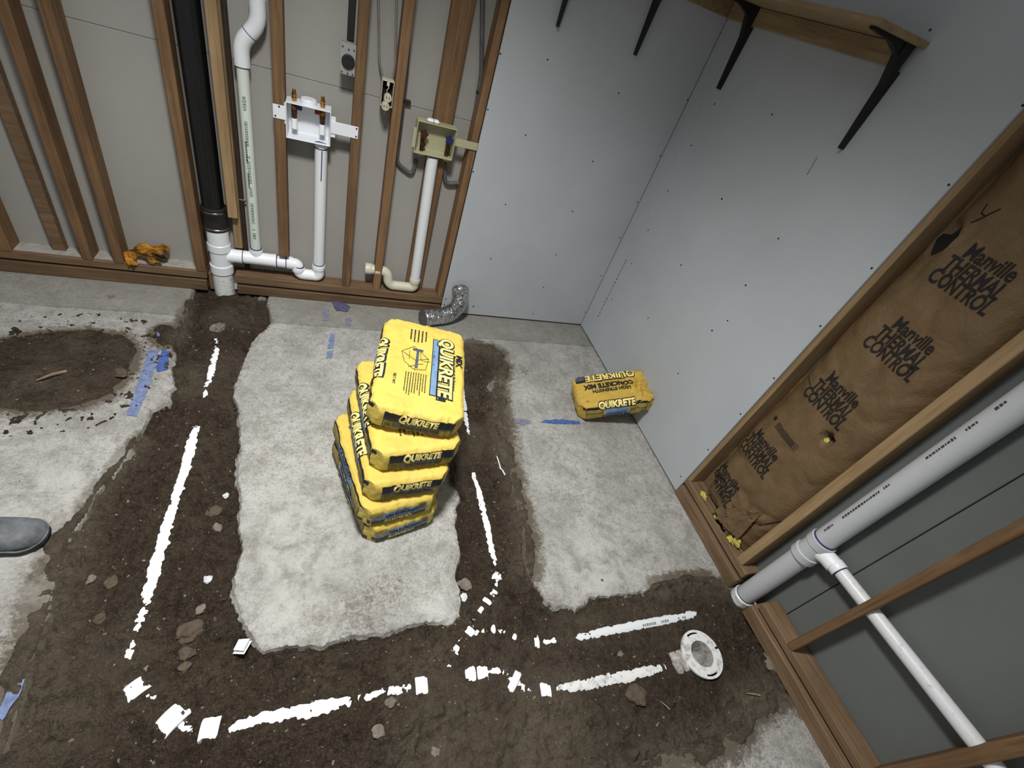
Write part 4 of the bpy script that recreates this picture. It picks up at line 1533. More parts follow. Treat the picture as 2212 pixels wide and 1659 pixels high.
# ------------------------------------------------------------------ foil duct
def make_duct():
    t = thing('foil_duct', 'short bent piece of ribbed foil duct lying against the wall', 'duct', fl(960, 690))
    P = [Vector((-1.170, -0.150, 0.056)), Vector((-1.115, -0.128, 0.056)), Vector((-1.03, -0.104, 0.058)), Vector((-0.975, -0.082, 0.085)), Vector((-0.948, -0.066, 0.13)), Vector((-0.945, -0.058, 0.175)), Vector((-0.944, -0.010, 0.20))]
    # Catmull-Rom
    pts = []
    Q = [P[0] * 2 - P[1]] + P + [P[-1] * 2 - P[-2]]
    for i in range(1, len(Q) - 2):
        for k in range(16):
            s = k / 16
            a, b, c, d = Q[i - 1], Q[i], Q[i + 1], Q[i + 2]
            pts.append(0.5 * ((2 * b) + (c - a) * s + (2 * a - 5 * b + 4 * c - d) * s * s + (3 * b - a - 3 * c + d) * s ** 3))
    pts.append(P[-1])
    R = [0.0485 + (0.0032 if i % 3 == 0 else -0.0014) for i in range(len(pts))]
    bm = tube(pts, R, 30, False)
    rnd = random.Random(3)
    for v in bm.verts:
        v.co += Vector((rnd.uniform(-1, 1), rnd.uniform(-1, 1), rnd.uniform(-1, 1))) * 0.0016
        v.co.z = max(v.co.z, 0.002)
        v.co.y = min(v.co.y, -0.002)
    obj('foil_sleeve', bm, M['foil'], t)
    obj('end_ring', tube([P[0] + Vector((0.002, 0.001, 0)), P[0] + Vector((-0.003, -0.001, 0))], 0.047, 30), M['greypipe'], t)


make_duct()


# ------------------------------------------------------------------ orange glove
def make_glove():
    c = fl(320, 556, ZP)
    t = thing('rubber_glove', 'crumpled orange rubber glove left on the bottom plate', 'glove', (-2.53, 0.05, ZP + .0025))
    def sheet(path, wid, seed, nm):
        n = len(path)
        pts = fillet(path, 0.05, 8)
        bm = bmesh.new()
        rows = []
        for i, p in enumerate(pts):
            d = (pts[min(i + 1, len(pts) - 1)] - pts[max(i - 1, 0)]).normalized()
            s = d.cross(Vector((0, -0.62, 0.78))).normalized()
            w = wid * (0.7 + 0.5 * abs(mnoise.noise(Vector((i * .25, seed, 0)))) + 0.25 * math.sin(i * .4))
            row = []
            for k in range(17):
                f = k / 16 - 0.5
                lift = 0.024 * mnoise.noise(Vector((i * .13, k * .30, seed))) + 0.009 * mnoise.noise(Vector((i * .35, k * .5, seed + 3))) + 0.016 * (1 - 4 * f * f)
                q = p + s * w * f + Vector((0, -0.7, 0.7)) * lift + d * 0.008 * mnoise.noise(Vector((k * .9, i * .1, seed)))
                q.z = max(q.z, ZP + 0.0035)
                q.y = min(q.y, 0.10)
                row.append(bm.verts.new(q))
            rows.append(row)
        for i in range(len(rows) - 1):
            for k in range(16):
                bm.faces.new((rows[i][k], rows[i][k + 1], rows[i + 1][k + 1], rows[i + 1][k]))
        r = bmesh.ops.solidify(bm, geom=bm.faces[:], thickness=0.002)
        bmesh.ops.recalc_face_normals(bm, faces=bm.faces)
        return obj(nm, bm, M['glove'], t, True)
    A = [bw(283, 572, 0.018), bw(280, 556, 0.030), bw(296, 542, 0.045), bw(318, 538, 0.05), bw(345, 540, 0.055), bw(366, 545, 0.06)]
    sheet(A, 0.070, 2.0, 'glove_body')
    B = [bw(318, 553, 0.040), bw(334, 556, 0.035), bw(352, 562, 0.03)]
    sheet(B, 0.075, 7.0, 'glove_cuff')
    Cc = [bw(284, 566, 0.012), bw(290, 574, 0.010), bw(287, 580, 0.004)]
    sheet(Cc, 0.040, 12.0, 'glove_finger')
    D = [bw(330, 545, 0.035), bw(350, 552, 0.032), bw(358, 558, 0.03)]
    sheet(D, 0.026, 21.0, 'glove_finger')


make_glove()


# ------------------------------------------------------------------ bags of concrete mix
def bag_mesh(Wd, Ld, T, seed, slump=1.0, crumple=0.0):
    bm = bmesh.new()
    nx, ny, nz = 44, 66, 18
    def face(fn, n1, n2):
        g_ = [[bm.verts.new(fn(i / n1 * 2 - 1, j / n2 * 2 - 1)) for i in range(n1 + 1)] for j in range(n2 + 1)]
        for j in range(n2):
            for i in range(n1):
                bm.faces.new((g_[j][i], g_[j][i + 1], g_[j + 1][i + 1], g_[j + 1][i]))
    face(lambda a, b: (a, b, 1), nx, ny)
    face(lambda a, b: (-a, b, -1), nx, ny)
    face(lambda a, b: (a, -1, b), nx, nz)
    face(lambda a, b: (-a, 1, b), nx, nz)
    face(lambda a, b: (1, a, b), ny, nz)
    face(lambda a, b: (-1, -a, b), ny, nz)
    bmesh.ops.remove_doubles(bm, verts=bm.verts, dist=1e-5)
    hx, hy, hz = Wd / 2, Ld / 2, T / 2
    r = 0.015
    for v in bm.verts:
        a, b, c = v.co
        p = Vector((a * hx, b * hy, c * hz))
        q = Vector((max(-hx + r, min(hx - r, p.x)), max(-hy + r, min(hy - r, p.y)), max(-hz + r, min(hz - r, p.z))))
        d = p - q
        if d.length > 1e-9:
            p = q + d.normalized() * min(r, d.length)
        # folded corners: a slanted facet at the upright edges
        ax, ay = hx - abs(p.x), hy - abs(p.y)
        k = 0.036
        if ax + ay < k:
            s = (k - ax - ay) / 2
            p.x -= math.copysign(s, p.x)
            p.y -= math.copysign(s, p.y)
        # fill bulge
        fx, fy, fz = 1 - a * a, 1 - b * b, 1 - c * c
        p.z += math.copysign(0.008, c) * fx ** .7 * fy ** .7 * abs(c) * (1 if c > 0 else 0.1)
        p.x += math.copysign(0.008, a) * fy ** .5 * fz * abs(a)
        p.y += math.copysign(0.007, b) * fx ** .5 * fz * abs(b)
        # sag toward the ends
        p.z -= 0.004 * slump * (abs(b) ** 4) * (1 if c > 0 else 0)
        nv = Vector((a, b, c)).normalized()
        w = 0.0035 * mnoise.noise(p * 14 + Vector((seed, 0, 0))) + 0.0030 * mnoise.noise(Vector((p.x * 62, p.y * 30, p.z * 40 + seed))) + 0.0016 * (1 - 3 * abs(mnoise.noise(Vector((p.x * 24 + p.y * 20, p.y * 30 - p.x * 16, p.z * 20 + seed)))))
        edge = max(0, (abs(b) - 0.75) / 0.25)
        w += 0.005 * edge * (1 - 2 * abs(mnoise.noise(Vector((p.x * 45, p.y * 30, seed + 3)))))
        p += nv * w * 0.8
        if crumple and b < -0.25:
            k = (-b - 0.25) / 0.75
            p.z += crumple * k * (0.030 * mnoise.noise(Vector((p.x * 18, p.y * 15, seed))) - 0.018)
            p.z += crumple * k * 0.018 * (1 - 2 * abs(mnoise.noise(Vector((p.x * 30 + p.y * 22, p.y * 28, seed + 8)))))
            p.x += crumple * k * 0.022 * mnoise.noise(Vector((p.y * 22, p.z * 20, seed + 5)))
            p.y += crumple * k * 0.016 * mnoise.noise(Vector((p.x * 22, p.z * 30, seed + 9)))
        p.z = max(p.z, -hz)
        v.co = p
    bmesh.ops.recalc_face_normals(bm, faces=bm.faces)
    return bm


def make_bag(label, base, yaw, Wd, Ld, T, seed, flipped=False, top='plain', mat='bag', matrix=None, crumple=0.0, side_only=False):
    hx, hy, hz = Wd / 2, Ld / 2, T / 2
    t = thing('concrete_mix_bag', label, 'bag', (0, 0, 0), None if side_only else 'yellow concrete mix bags in the stack')
    o = obj('paper_sack', bag_mesh(Wd, Ld, T, seed, 1.0, crumple), M[mat], t, True)
    tree = bvh_of(o)
    FR = ((0, -hy, 0), (1, 0, 0), (0, 0, 1))
    LF = ((-hx, 0, 0), (0, -1, 0), (0, 0, 1))
    LE = ((-hx, 0, hz), (0, -1, 0), (0.64, 0, 0.77))
    if flipped:
        LE = ((-hx, 0, -hz), (0, -1, 0), (-0.1, 0, 0.99))
    parts = {}

    def put(nm, m, bm2, frame, off, cell=0.012):
        b = lay(bm2, tree, frame[0], frame[1], frame[2], off, cell)
        if (nm, m) in parts:
            parts[(nm, m)] = join(parts[(nm, m)], b)
        else:
            parts[(nm, m)] = b

    def turn(bm2):
        return place2d(bm2, 0, 0, math.pi) if flipped else bm2

    def quik(h, plate_, ink, shear=0.12, sx=0.78):
        return text2d('Q', h * 1.12, .0015, shear, sx, 'LEFT')

    # front end
    if not side_only:
        f0, f1 = -hx + 0.052, hx - 0.022
        if flipped:
            put('label_panel', 'blueink', turn(rect2d(f0, f1 - 0.01, -hz + 0.024, 0.014)), FR, 0.0012)
            put('printed_band', 'navy', turn(rect2d(f0, f1, 0.014, hz - 0.013)), FR, 0.0012)
            put('lettering', 'cream', turn(place2d(text2d('QUIKRETE', 0.020, 0.0012, 0.15, 0.8), 0.012, 0.024)), FR, 0.0024, 0.008)
            put('small_lettering', 'navy', turn(place2d(text2d('CONCRETE MIX', 0.017, 0.0012, 0, 0.74), 0.0, -0.008)), FR, 0.0026, 0.010)
        else:
            put('printed_band', 'navy', rect2d(f0, f1, 0.002, hz - 0.013), FR, 0.0012)
            put('label_panel', 'greyblue', rect2d(f0, f1, -hz + 0.012, 0.002), FR, 0.0012)
            put('lettering', 'cream', place2d(text2d('Q', 0.033, 0.0022, 0.15, 0.72), -0.046, 0.017), FR, 0.0026, 0.008)
            put('lettering', 'cream', place2d(text2d('UIKRETE', 0.027, 0.0020, 0.15, 0.76), 0.022, 0.018), FR, 0.0026, 0.008)
            put('small_lettering', 'navy', place2d(text2d('CONCRETE MIX', 0.017, 0.0006, 0, 0.8), 0.02, -0.022), FR, 0.0026, 0.010)
        put('side_box', 'tan', turn(rect2d(f0 + 0.004, f0 + 0.034, -hz + 0.016, -0.002)), FR, 0.0018)
        put('side_box', 'tan', turn(rect2d(f1 - 0.05, f1 - 0.006, -hz + 0.016, -0.004)), FR, 0.0018)
        for k in range(6):
            u = f0 + 0.008 + k * 0.004
            put('barcode', 'navy', turn(rect2d(u, u + 0.0022, -hz + 0.02, -0.006)), FR, 0.0024, 0)
    # left long side
    put('printed_band', 'navy', turn(rect2d(-hy + .02, hy - .02, hz - 0.028, hz - 0.010)), LF, 0.0010)
    put('label_panel', 'blueink', turn(rect2d(-hy + .14, hy - .14, -hz + 0.008, hz - 0.030)), LF, 0.0010)
    for a, b in ((-hy + .035, -hy + .130), (hy - .130, hy - .035)):
        put('side_box', 'tan', turn(rect2d(a, b, -hz + 0.010, hz - 0.034)), LF, 0.0010)
        put('side_rule', 'navy', turn(rect2d(b - 0.002, b + 0.001, -hz + 0.008, hz - 0.03)), LF, 0.0014)
        put('side_rule', 'navy', turn(rect2d(a, b, -0.003, 0.000)), LF, 0.0018)
        put('side_rule', 'navy', turn(rect2d(a, a + 0.002, -hz + 0.008, hz - 0.03)), LF, 0.0014)
    put('side_rule', 'navy', turn(rect2d(-hy + .02, hy - .02, -hz + 0.005, -hz + 0.009)), LF, 0.0016)
    qy = -0.022 if flipped else -0.004
    put('letter_backing', 'navy', turn(place2d(text2d('QUIKRETE', 0.037, 0.0068, 0.06, 0.86), 0, qy)), LE, 0.0026, 0.008)
    put('lettering', 'cream', turn(place2d(text2d('QUIKRETE', 0.037, 0.0022, 0.06, 0.86), 0, qy)), LE, 0.0038, 0.008)
    put('small_lettering', 'navy', turn(place2d(text2d('HIGH STRENGTH', 0.013, 0.0003, 0, 0.8), 0, -0.012)), LF, 0.0022, 0.012)
    put('small_lettering', 'navy', turn(place2d(text2d('CONCRETE MIX', 0.018, 0.0008, 0, 0.86), 0, -0.032)), LF, 0.0022, 0.012)

    def para(frame, u0, u1, v0, v1, n, s):
        rnd = random.Random(s)
        for k in range(n):
            v = v0 + (v1 - v0) * k / n
            u = u0
            e = u1 - rnd.random() * 0.25 * (u1 - u0)
            while u < e:
                w = rnd.uniform(.004, .012)
                put('fine_print', 'navy', rect2d(u, min(u + w, e), v, v + abs(v1 - v0) / n * 0.38), frame, 0.0014, 0)
                u += w + 0.002
    if top == 'back':
        TF = ((0, 0, hz), (0, -1, 0), (1, 0, 0))
        v0 = 0.030
        put('letter_backing', 'navy', rect2d(-0.158, 0.150, v0, v0 + 0.030), TF, 0.0010)
        put('label_panel', 'blueink', rect2d(-0.154, 0.146, v0 + .003, v0 + 0.024), TF, 0.0016)
        put('letter_backing', 'navy', rect2d(0.112, 0.166, v0 + 0.0255, v0 + 0.062), TF, 0.0018)
        put('side_rule', 'blueink', rect2d(0.122, 0.162, v0 + 0.031, v0 + 0.034), TF, 0.0024)
        put('letter_backing', 'navy', place2d(text2d('QUIKRETE', 0.052, 0.0070, 0.08, 0.96), -0.012, v0 + 0.054), TF, 0.0028, 0.008)
        put('lettering', 'cream', place2d(text2d('QUIKRETE', 0.052, 0.0024, 0.08, 0.96), -0.012, v0 + 0.054), TF, 0.0042, 0.008)
        put('fine_print', 'navy', place2d(text2d('Mezcla de Concreto de Alta Resistencia', 0.0105, 0.0002, 0.15, 0.8), 0.01, v0 + 0.090), TF, 0.0018, 0.012)
        put('letter_backing', 'navy', place2d(text2d('MIX', 0.024, 0.002, 0, 1.1), -0.06, v0 + 0.108), TF, 0.0018, 0.01)
        para(TF, 0.055, 0.165, 0.012, -0.070, 9, 5)
        para(TF, -0.19, -0.11, -0.002, -0.075, 5, 6)
        put('fine_print', 'navy', place2d(text2d('80 LB', 0.018, 0.0006, 0.1, 0.9), -0.175, 0.018), TF, 0.0018, 0.01) if False else None
        put('fine_print', 'navy', place2d(text2d('NET WT', 0.011, 0.0002, 0, 0.9), 0.10, -0.098), TF, 0.0018, 0.01)
        # line drawing of a framed house and a hammer
        for pts in ([(-0.085, -0.040), (-0.045, -0.085), (0.010, -0.070), (0.040, -0.030), (0.030, 0.010), (-0.03, 0.018), (-0.085, -0.040)], [(-0.045, -0.085), (-0.01, -0.03), (0.04, -0.03)],
                    [(-0.01, -0.03), (-0.03, 0.018)], [(-0.06, -0.015), (-0.015, -0.01), (-0.015, 0.025)], [(0.0, 0.0), (0.03, -0.055)], [(-0.055, -0.055), (-0.01, -0.055)]):
            put('line_drawing', 'navy', stroke2d(pts, 0.0018), TF, 0.0016, 0.012)
        put('line_drawing', 'greyblue', rect2d(-0.075, -0.062, -0.045, -0.005), TF, 0.0018)
        put('line_drawing', 'greyblue', rect2d(-0.062, 0.030, -0.030, -0.020), TF, 0.0018)
    elif top == 'front':
        TF = ((0, 0, hz), (0, 1, 0), (-1, 0, 0))
        put('printed_band', 'greyblue', rect2d(0.130, 0.190, -0.118, -0.060 - 0.01), TF, 0.0010)
        put('letter_backing', 'navy', rect2d(0.125, 0.190, -0.068 - .01, -0.050 - .01), TF, 0.0014)
        put('letter_backing', 'navy', place2d(text2d('QUIKRETE', 0.048, 0.0065, 0.08, 0.93), -0.01, -0.086), TF, 0.0030, 0.008)
        put('lettering', 'cream', place2d(text2d('QUIKRETE', 0.048, 0.0022, 0.08, 0.93), -0.01, -0.086), TF, 0.0044, 0.008)
        put('small_lettering', 'navy', place2d(text2d('Mezcla de Concreto de Alta Resistencia', 0.0095, 0.0002, 0.1, 0.82), 0.0, -0.050), TF, 0.0022, 0.012)
        put('title_lettering', 'navy', place2d(text2d('CONCRETE MIX', 0.034, 0.0026, 0, 0.82), 0.012, -0.018), TF, 0.0026, 0.008)
        put('title_lettering', 'navy', place2d(text2d('HIGH STRENGTH', 0.024, 0.0014, 0, 0.84), 0.005, 0.022), TF, 0.0026, 0.008)
        put('small_lettering', 'navy', place2d(text2d('No.', 0.009, 0.0003, 0, 0.9), 0.155, 0.088), TF, 0.0018, 0.012)
    elif top == 'few':
        TF = ((0, 0, hz), (0, -1, 0), (1, 0, 0))
        para(TF, 0.10, 0.18, -0.06, 0.03, 6, 11)
        put('fine_print', 'navy', place2d(text2d('No.', 0.010, 0.0003, 0, 0.9), -0.15, -0.10), TF, 0.0018, 0.012)
    for (nm, m), b in parts.items():
        obj(nm, b, M[m], t)['kind'] = 'stuff'
    mtx = matrix if matrix is not None else Matrix.Translation(Vector(base) + Vector((0, 0, hz))) @ rotz(yaw)
    for ch in [c for c in C.objects if c.parent == t]:
        ch.matrix_parent_inverse = Matrix()
    t.matrix_world = mtx
    return t


T = 0.106
LAB = ['yellow concrete mix bag at the bottom of the stack, on the slab', 'yellow concrete mix bag second from the floor in the stack, its print upside down',
       'yellow concrete mix bag in the middle of the stack', 'yellow concrete mix bag directly below the topmost bag of the stack', 'topmost yellow concrete mix bag of the stack, its printed face showing']
# front left top corner pixel, yaw, width, length
BG = [((797, 1141), 15.5, 0.292, 0.475), ((786, 1101), 12.0, 0.290, 0.475), ((796, 1042), 6.5, 0.300, 0.475), ((812, 974), 5.6, 0.315, 0.475), ((801, 876), -10.0, 0.322, 0.485)]
for k, ((px, py), yw, wd, ld) in enumerate(BG):
    zt_ = T * (k + 1)
    p = fl(px, py, zt_)
    a = math.radians(yw)
    c = p + Vector((math.cos(a), math.sin(a), 0)) * (wd / 2 - 0.006) + Vector((-math.sin(a), math.cos(a), 0)) * (ld / 2 - 0.010)
    make_bag(LAB[k], (c.x, c.y, T * k + 0.002), a, wd, ld, T - 0.009, 3.1 * k + 1, flipped=k < 2, top='back' if k == 4 else 'few',
             matrix=None if k < 4 else Matrix.Translation((c.x, c.y, T * k + 0.070)) @ rotz(a) @ Matrix.Rotation(math.radians(4), 4, 'Y') @ Matrix.Rotation(math.radians(3.2), 4, 'X'))

# the bag leaning on the wall
hxw, hyl, hz_ = 0.125, 0.205, 0.053
uu = Vector((0.395, -0.070, 0.165)).normalized()       # towards the wall
vv_ = Vector((0.17, 0.985, 0)).normalized()
vv_ = (vv_ - uu * vv_.dot(uu)).normalized()
yy_ = -uu
zz_ = vv_.cross(yy_)
corner = Vector((-0.372, -0.918, 0.004))
cen = corner + vv_ * hxw + uu * hyl + zz_ * hz_
mt = Matrix([[vv_[i], yy_[i], zz_[i], cen[i]] for i in range(3)] + [[0, 0, 0, 1]])
make_bag('single dusty yellow concrete mix bag leaning on the right wall', None, 0, hxw * 2, hyl * 2, hz_ * 2, 17.0, top='front', mat='bag_dusty', matrix=mt, crumple=1.3, side_only=True)

# ------------------------------------------------------------------ drain line objects
dl = thing('buried_drain_line', 'long white drain line half buried along the trench soil', 'pipe', fl(600, 1550, ZD - .04))


def runs(pts, r, name, mat, parent):
    """split at sharp corners into separate straight pieces"""
    obj(name, tube(fillet(pts, 0.03, 4), r, 22), M[mat], parent, True)


def part_line(L, r, cuts, mats, parent):
    (pts, hw) = line3(L, r)
    for (a, b, nm), m in zip(cuts, mats):
        obj(nm, tube(fillet(pts[a:b + 1], 0.02, 3), r, 24), M[m], parent, True)


part_line(LINE_MAIN, R3, [(1, 21, 'pipe'), (21, 34, 'bend'), (34, 48, 'pipe'), (48, 61, 'wye'), (61, 66, 'bend'), (66, len(LINE_MAIN) - 1, 'pipe')],
          ['pvc_bright', 'pvc_bright', 'pvc_bright', 'pvc_bright', 'pvc_bright', 'pvc_dirty'], dl)
part_line(LINE_B, R2, [(0, 15, 'bend'), (15, len(LINE_B) - 1, 'pipe')], ['pvc_bright', 'pvc_bright'], dl)
part_line(LINE_C, R2, [(0, 12, 'bend'), (12, len(LINE_C) - 1, 'pipe')], ['pvc_bright', 'pvc'], dl)


def hub_dir(L, x, y):
    best = min(range(len(L)), key=lambda i: (L[i][0] - x) ** 2 + (L[i][1] - y) ** 2)
    a = fl(*L[max(best - 1, 0)][:2], ZD)
    b = fl(*L[min(best + 1, len(L) - 1)][:2], ZD)
    return (b - a).normalized()


for grp, L0, r0 in ((HUBS, None, R3), (HUBS2, 1, R2)):
    for x, y, l, w in grp:
        if L0 is None:
            L = LINE_MAIN
        else:
            L = LINE_B if min((a[0] - x) ** 2 + (a[1] - y) ** 2 for a in LINE_B) < min((a[0] - x) ** 2 + (a[1] - y) ** 2 for a in LINE_C) else LINE_C
        p = fl(x, y, ZD)
        k = pxm(p)
        dep = r0 - 0.0085
        p.z = ZD - dep
        obj('coupling', collar(p, hub_dir(L, x, y), math.hypot(w * k / 2, r0 + 0.0035), l * k, 28), M['pvc_bright'], dl, True)
q0, q1 = fl(1372, 1352, ZD), fl(1480, 1331, ZD)
q0.z = q1.z = ZD - (R2 - .0085)
dashes(dl, q0, q1, (0, -0.2, 1), R2, 6, 'greenmark', 0.010)

# ------------------------------------------------------------------ toilet flange
def make_flange():
    t = thing('toilet_flange', 'round white toilet flange with slots beside the sill plate', 'flange', FLANGE)
    c = FLANGE
    ang0 = math.atan2((fl(1490, 1363, 0) - c).y, (fl(1490, 1363, 0) - c).x)
    n = 120
    rad = [0.047, 0.058, 0.0715, 0.078, 0.087]
    bm = bmesh.new()
    V = [[bm.verts.new((c.x + r * math.cos(ang0 + 2 * math.pi * k / n), c.y + r * math.sin(ang0 + 2 * math.pi * k / n), c.z)) for k in range(n)] for r in rad]
    for b in range(len(rad) - 1):
        for k in range(n):
            # two long slots across from each other, two keyholes between them
            long_slot = b == 2 and (k % 60 < 7 or k % 60 > 52)
            key = b in (2, 3) and ((k + 30) % 60 < 2)
            if long_slot or key:
                continue
            j = (k + 1) % n
            bm.faces.new((V[b][k], V[b + 1][k], V[b + 1][j], V[b][j]))
    loose = [v for v in bm.verts if not v.link_faces]
    bmesh.ops.delete(bm, geom=loose, context='VERTS')
    bmesh.ops.solidify(bm, geom=bm.faces[:], thickness=0.009)
    bmesh.ops.recalc_face_normals(bm, faces=bm.faces)
    obj('flange_ring', bm, M['pvc_dirty'], t)
    # throat, open at the top
    bm = tube([c + Vector((0, 0, z)) for z in (0.0, -0.03, -0.07, -0.11)], [0.047, 0.0455, 0.044, 0.040], 30, False)
    bm.faces.new([v for v in bm.verts][-30:])
    bmesh.ops.recalc_face_normals(bm, faces=bm.faces)
    obj('throat', bm, M['pvc_muddy'], t, True)
    bm = tube([c + Vector((0, 0, z)) for z in (-0.009, -0.04, -0.08, -0.115)], [0.054, 0.052, 0.051, 0.046], 30, False)
    obj('bend_outer', bm, M['pvc_muddy'], t, True)
    # closet bend running left
    d = (fl(1446, 1438, ZD) - fl(1500, 1421, ZD)).normalized()
    a = c + Vector((0, 0, -0.052))
    obj('bend_hub', lathe_ring(a + d * 0.086, d, [(-0.045, .043), (-0.026, .049), (0.012, .050), (0.014, .046), (0.020, .046), (0.022, .051), (0.050, .051), (0.053, .046)], 28), M['pvc_muddy'], t, True)


make_flange()

# ------------------------------------------------------------------ shoe at the left edge
def make_shoe():
    toe = fl(110, 1163)
    t = thing('work_shoe', 'dark grey work shoe toe standing on the slab at the left edge', 'shoe', toe)
    A = Vector((-1, 0.02, 0)).normalized()
    Bv = Vector((A.y, -A.x, 0))
    def P(s, w, z):
        return toe + A * s + Bv * w + Vector((0, 0, z))
    def loft(sections, n, nm, mat):
        bm = bmesh.new()
        rings = []
        for s, hw, z0, z1, sq in sections:
            ring_ = []
            for k in range(n):
                th = 2 * math.pi * k / n
                cx, sz = math.cos(th), math.sin(th)
                e = 2 / sq
                w = math.copysign(abs(cx) ** e, cx) * hw
                z = (z0 + z1) / 2 + math.copysign(abs(sz) ** e, sz) * (z1 - z0) / 2
                ring_.append(bm.verts.new(P(s, w, z)))
            rings.append(ring_)
        for i in range(len(rings) - 1):
            for k in range(n):
                bm.faces.new((rings[i][k], rings[i][(k + 1) % n], rings[i + 1][(k + 1) % n], rings[i + 1][k]))
        bm.faces.new(rings[0])
        bm.faces.new(rings[-1][::-1])
        bmesh.ops.recalc_face_normals(bm, faces=bm.faces)
        return obj(nm, bm, M[mat], t, True)
    loft([(0.000, .015, .010, .022, 3), (0.006, .030, .003, .026, 4), (0.02, .043, .001, .027, 6), (0.05, .053, .001, .027, 6), (0.09, .056, .001, .027, 6), (0.15, .050, .002, .028, 6), (0.20, .042, .003, .030, 6), (0.26, .040, .001, .032, 6), (0.295, .030, .002, .030, 6)], 28, 'sole', 'sole')
    loft([(0.004, .018, .016, .030, 2.4), (0.012, .034, .012, .042, 2.4), (0.03, .045, .010, .058, 2.5), (0.06, .052, .010, .066, 2.5), (0.10, .053, .010, .074, 2.4), (0.14, .048, .010, .090, 2.3), (0.18, .042, .010, .112, 2.2), (0.22, .039, .010, .125, 2.2), (0.27, .034, .010, .128, 2.2), (0.29, .025, .012, .12, 2.2)], 28, 'upper', 'shoe')
    obj('welt', tube([P(0.30 - 0.0, -.035, .028)] + [P(0.04 + (1 - math.sin(th)) * 0.045 if False else 0.055 - 0.052 * math.sin(th), .0555 * math.cos(th) * -1, .0275) for th in [math.pi * k / 16 for k in range(17)]] + [P(0.30, .035, .028)], 0.003, 8), M['shoe'], t, True)
    obj('tongue', tube([P(0.105, 0, .078), P(0.14, 0, .094), P(0.18, 0, .120)], [.014, .018, .019], 12), M['sole'], t, True)
    for s, z in ((0.112, .081), (0.130, .089), (0.148, .100)):
        obj('lace', tube([P(s, -.026, z - .012), P(s, 0, z + .012), P(s, .026, z - .012)], 0.0025, 8), M['shoe'], t, True)


make_shoe()

# ------------------------------------------------------------------ tape, scraps, rocks, sticks
def flat_strip(name, label, cat, pxpts, mat, seed, thick=0.0012, jag=0.003, group=None):
    rnd = random.Random(seed)
    pts = [fl(*p) for p in pxpts]
    out = []
    n = len(pts)
    for i in range(n):
        a, b = pts[i], pts[(i + 1) % n]
        k = max(1, int((b - a).length / 0.012))
        for j in range(k):
            q = a.lerp(b, j / k)
            out.append(q + Vector((rnd.uniform(-1, 1), rnd.uniform(-1, 1), 0)) * jag)
    bm = bmesh.new()
    f = bm.faces.new([bm.verts.new((q.x, q.y, 0.0028 + ground(q.x, q.y) * 0)) for q in out])
    f.normal_update()
    if f.normal.z < 0:
        f.normal_flip()
    r = bmesh.ops.extrude_face_region(bm, geom=[f])
    for v in r['geom']:
        if isinstance(v, bmesh.types.BMVert):
            v.co.z += thick
    bmesh.ops.triangulate(bm, faces=bm.faces[:])
    bmesh.ops.recalc_face_normals(bm, faces=bm.faces)
    o = obj(name, bm, M[mat])
    tag(o, label, cat, group)
    return o


flat_strip('tape_strip', 'long faded blue tape strip by the left soil pile', 'tape', [(322, 756), (344, 758), (334, 800), (316, 850), (296, 900), (272, 898), (290, 850), (308, 800)], 'tape_pale', 1)
flat_strip('tape_strip', 'short blue tape strip beside the trench edge, next to the long faded one', 'tape', [(352, 754), (366, 760), (362, 800), (342, 804), (336, 796)], 'tape', 2)
flat_strip('tape_strip', 'tiny blue tape scrap above the two left strips, ringed with soil', 'tape', [(338, 716), (354, 712), (356, 722), (340, 728)], 'tape_pale', 3)
flat_strip('tape_strip', 'bright blue tape strip running to the single leaning bag', 'tape', [(1166, 913), (1178, 908), (1215, 907), (1252, 911), (1252, 916), (1200, 916)], 'tape', 4)
flat_strip('chalk_smudge', 'grey violet smudge left of the bright blue tape', 'mark', [(1112, 908), (1126, 905), (1142, 908), (1146, 914), (1130, 919), (1115, 915)], 'chalk', 5)
flat_strip('tape_strip', 'faded blue tape scrap farther from the wall behind the bag stack', 'tape', [(713, 722), (723, 722), (720, 752), (708, 754)], 'tape_pale', 6)
flat_strip('tape_strip', 'lowest small blue tape scrap behind the bag stack', 'tape', [(707, 760), (720, 757), (718, 774), (704, 774)], 'tape_pale', 7)
flat_strip('tape_strip', 'greyish tape mark on the slab close to the back plates', 'tape', [(697, 668), (710, 668), (710, 694), (698, 694)], 'chalk', 8)
flat_strip('tape_strip', 'greyish tape mark right of the crumpled violet scrap', 'tape', [(746, 688), (758, 688), (758, 704), (746, 704)], 'chalk', 9)
flat_strip('tape_scrap', 'violet crumpled tape scrap near the bottom plates', 'tape', [(716, 652), (728, 650), (756, 664), (750, 674), (726, 672)], 'violet', 10, 0.006)
flat_strip('paint_streak', 'blue painted streak at the lower left corner of the slab', 'mark', [(30, 1472), (52, 1468), (50, 1492), (24, 1532), (2, 1560), (-10, 1550), (12, 1510)], 'tape_pale', 11)


def rock(label, px, py, sz, mat, seed, flat=0.6, stretch=1.2, name='rock', cat='rock', group=None):
    p = fl(px, py, -0.02)
    gz = ground(p.x, p.y)
    p = fl(px, py, gz)
    bm = bmesh.new()
    bmesh.ops.create_icosphere(bm, subdivisions=3, radius=1)
    a = random.Random(seed).uniform(0, 3.1)
    for v in bm.verts:
        n = mnoise.noise(v.co * 1.2 + Vector((seed, 0, 0))) * 0.45 + mnoise.noise(v.co * 3 + Vector((0, seed, 0))) * 0.15
        v.co = v.co * (1 + n)
        v.co.x *= stretch
        v.co.z *= flat
        v.co = rotz(a) @ (v.co * sz)
        v.co += p + Vector((0, 0, sz * flat * 0.30))
    o = obj(name, bm, M[mat])
    tag(o, label, cat, group)
    return o


